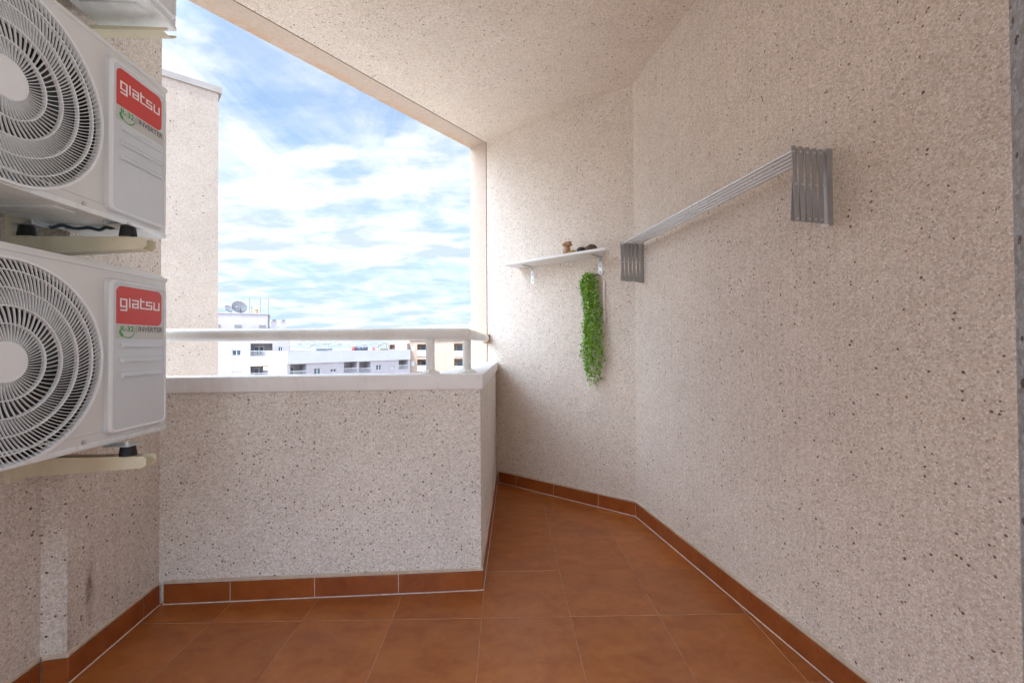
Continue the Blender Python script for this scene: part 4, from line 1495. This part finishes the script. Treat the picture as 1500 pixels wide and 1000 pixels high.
# peach block on the right
opsC = []
for k in range(4):
    zz = -3.02 * k
    opsC += [(-17.39, 0.34 - 0.35 + zz, -15.45, 1.58 + zz, 1.5, 'solid'), (-13.47, 0.19 + zz, -12.8, 1.42 + zz, 0.12, 'shut'), (-14.95, 0.0 + zz, -14.35, 1.58 + zz, 1.5, 'none'),
             (-11.45, 0.04 + zz, -10.78, 1.13 + zz, 0.12, 'shut'), (-10.09, 0.16 - 0.35 + zz, -8.34, 1.67 + zz, 1.5, 'solid'),
             (-18.55, 0.30 + zz, -17.95, 1.3 + zz, 0.12, 'shut'), (-7.5, 0.1 + zz, -6.7, 1.3 + zz, 0.12, 'shut')]
bC = facade_block('peach_apartment_block', (0, 86, 0), 0, -18.9, 6.0, -18, 2.3, 14, T_peach, opsC,
                  'peach apartment block with white shutters and recessed balconies, behind the rail posts')
bm = bmesh.new(); box(bm, -11.6, 4, 2, 10, 2.3, 4.6); box(bm, -11.9, 4.3, 1.6, 10.4, 4.601, 5.0)
mesh_obj('penthouse', bm, T_white, bC)
bm = bmesh.new(); box(bm, -7.15, -6.8, 1.5, 1.85, 5.0, 5.8); mesh_obj('chimney', bm, T_white, bC)
bm = bmesh.new(); box(bm, -19.1, 6.2, -0.25, 14.2, 2.301, 2.45); mesh_obj('roof_slab', bm, T_white, bC)
opsD = [(-22.3, 0.6, -21.3, 1.5, 1.0, 'none'), (-20.6, 0.5, -20.0, 1.3, 0.12, 'shut')]
bD = facade_block('set_back_block', (0, 84, 0), 0, -22.6, -18.95, -18, 1.72, 8, T_peach2, opsD,
                  'low tan block with a pergola, between the white roof and the peach block')
bm = bmesh.new()
for k in range(7): box(bm, -24.2 + k * 0.25, -24.1 + k * 0.25, -1.0, 1.0, 1.55, 1.65)
for x in (-24.2, -22.7): box(bm, x, x + 0.08, -0.9, -0.8, 0.2, 1.549)
mesh_obj('pergola', bm, T_met, bD)

# farther roofs, each its own house
rr = random.Random(5)
far = [(-62, 118, 14, 0.55), (-52, 112, 9, 0.75), (-45, 121, 12, 0.5), (-36, 108, 10, 0.65), (-42, 150, 16, 0.35), (-28, 128, 12, 0.4), (-66, 170, 22, 0.2), (-15, 150, 20, 0.8)]
flab = ['white far house at the left, just above the white roof parapet', 'far house with two roof heaters behind the left end of the white roof',
        'far white house, third along behind the roof parapet', 'far cream house behind the planter tubs', 'pale house in the second far row, near the middle',
        'far pale house just left of the peach block', 'farthest wide white building on the left near the sea', 'wide pale building hidden behind the peach block']
for i, (x, y, wd, zt_) in enumerate(far):
    ops = []
    for k in range(int(wd / 3)):
        ops.append((x - wd / 2 + 1 + k * 3, zt_ - 2.4, x - wd / 2 + 2.1 + k * 3, zt_ - 1.3, 0.15, 'win' if i < 4 else 'none'))
    hb = facade_block('far_house', (0, y, 0), 0, x - wd / 2, x + wd / 2, -18, zt_, 8, (T_white, T_lav, T_white, T_peach)[i % 4], ops, flab[i])
    hb['group'] = 'far houses beyond the white roof'
hts = [(-53.8, 2.4), (-51.5, 1.5), (-50.4, 2.2), (-47.3, 2.35), (-46.3, 2.35), (-43.4, 2.3), (-39.6, 1.7), (-36.9, 2.1), (-32.7, 2.0)]
pos = ['first from the left', 'second from the left', 'third from the left', 'fourth from the left', 'fifth from the left', 'sixth from the left', 'third from the right', 'second from the right', 'last on the right']
for i, (x, z) in enumerate(hts):
    bm = bmesh.new()
    box(bm, -0.09, 0.09, -0.09, 0.09, 0, z - 0.45 - 0.5)
    tube(bm, [(-0.55, 0, z - 0.75), (0.55, 0, z - 0.75)], 0.26, 10)
    o = mesh_obj('roof_water_tank', bm, T_dish, smooth=True, sharp=40); o.location = (x, 114, 0.5)
    tag(o, 'small grey tank on a stand above the far roofs, ' + pos[i], 'water tank', 'water tanks above the far roofs')

# ground and sea
def flat(name, x0, x1, y0, y1, z, mat_, lab):
    bm = bmesh.new()
    bm.faces.new([bm.verts.new(p) for p in ((x0, y0, z), (x1, y0, z), (x1, y1, z), (x0, y1, z))])
    o = mesh_obj(name, bm, mat_)
    return tag(o, lab, kind='structure')


G = simple('town_ground', (0.30, 0.27, 0.24), 0.9, var=0.3, scale=0.05)
flat('ground', -900, 900, -300, 420, -18.0, G, 'dusty town ground far below')
Sm, t, b = prin('sea_water')
lk(t, t.ramp(t.noise(t.n('ShaderNodeTexCoord').outputs['Object'], 0.01, 5), [(0.3, (0.07, 0.15, 0.22)), (0.7, (0.11, 0.21, 0.29))]), b.inputs['Base Color'])
b.inputs['Roughness'].default_value = 0.25
flat('sea', -9000, 9000, 400, 16000, -19.5, Sm, 'pale blue sea out to the horizon')
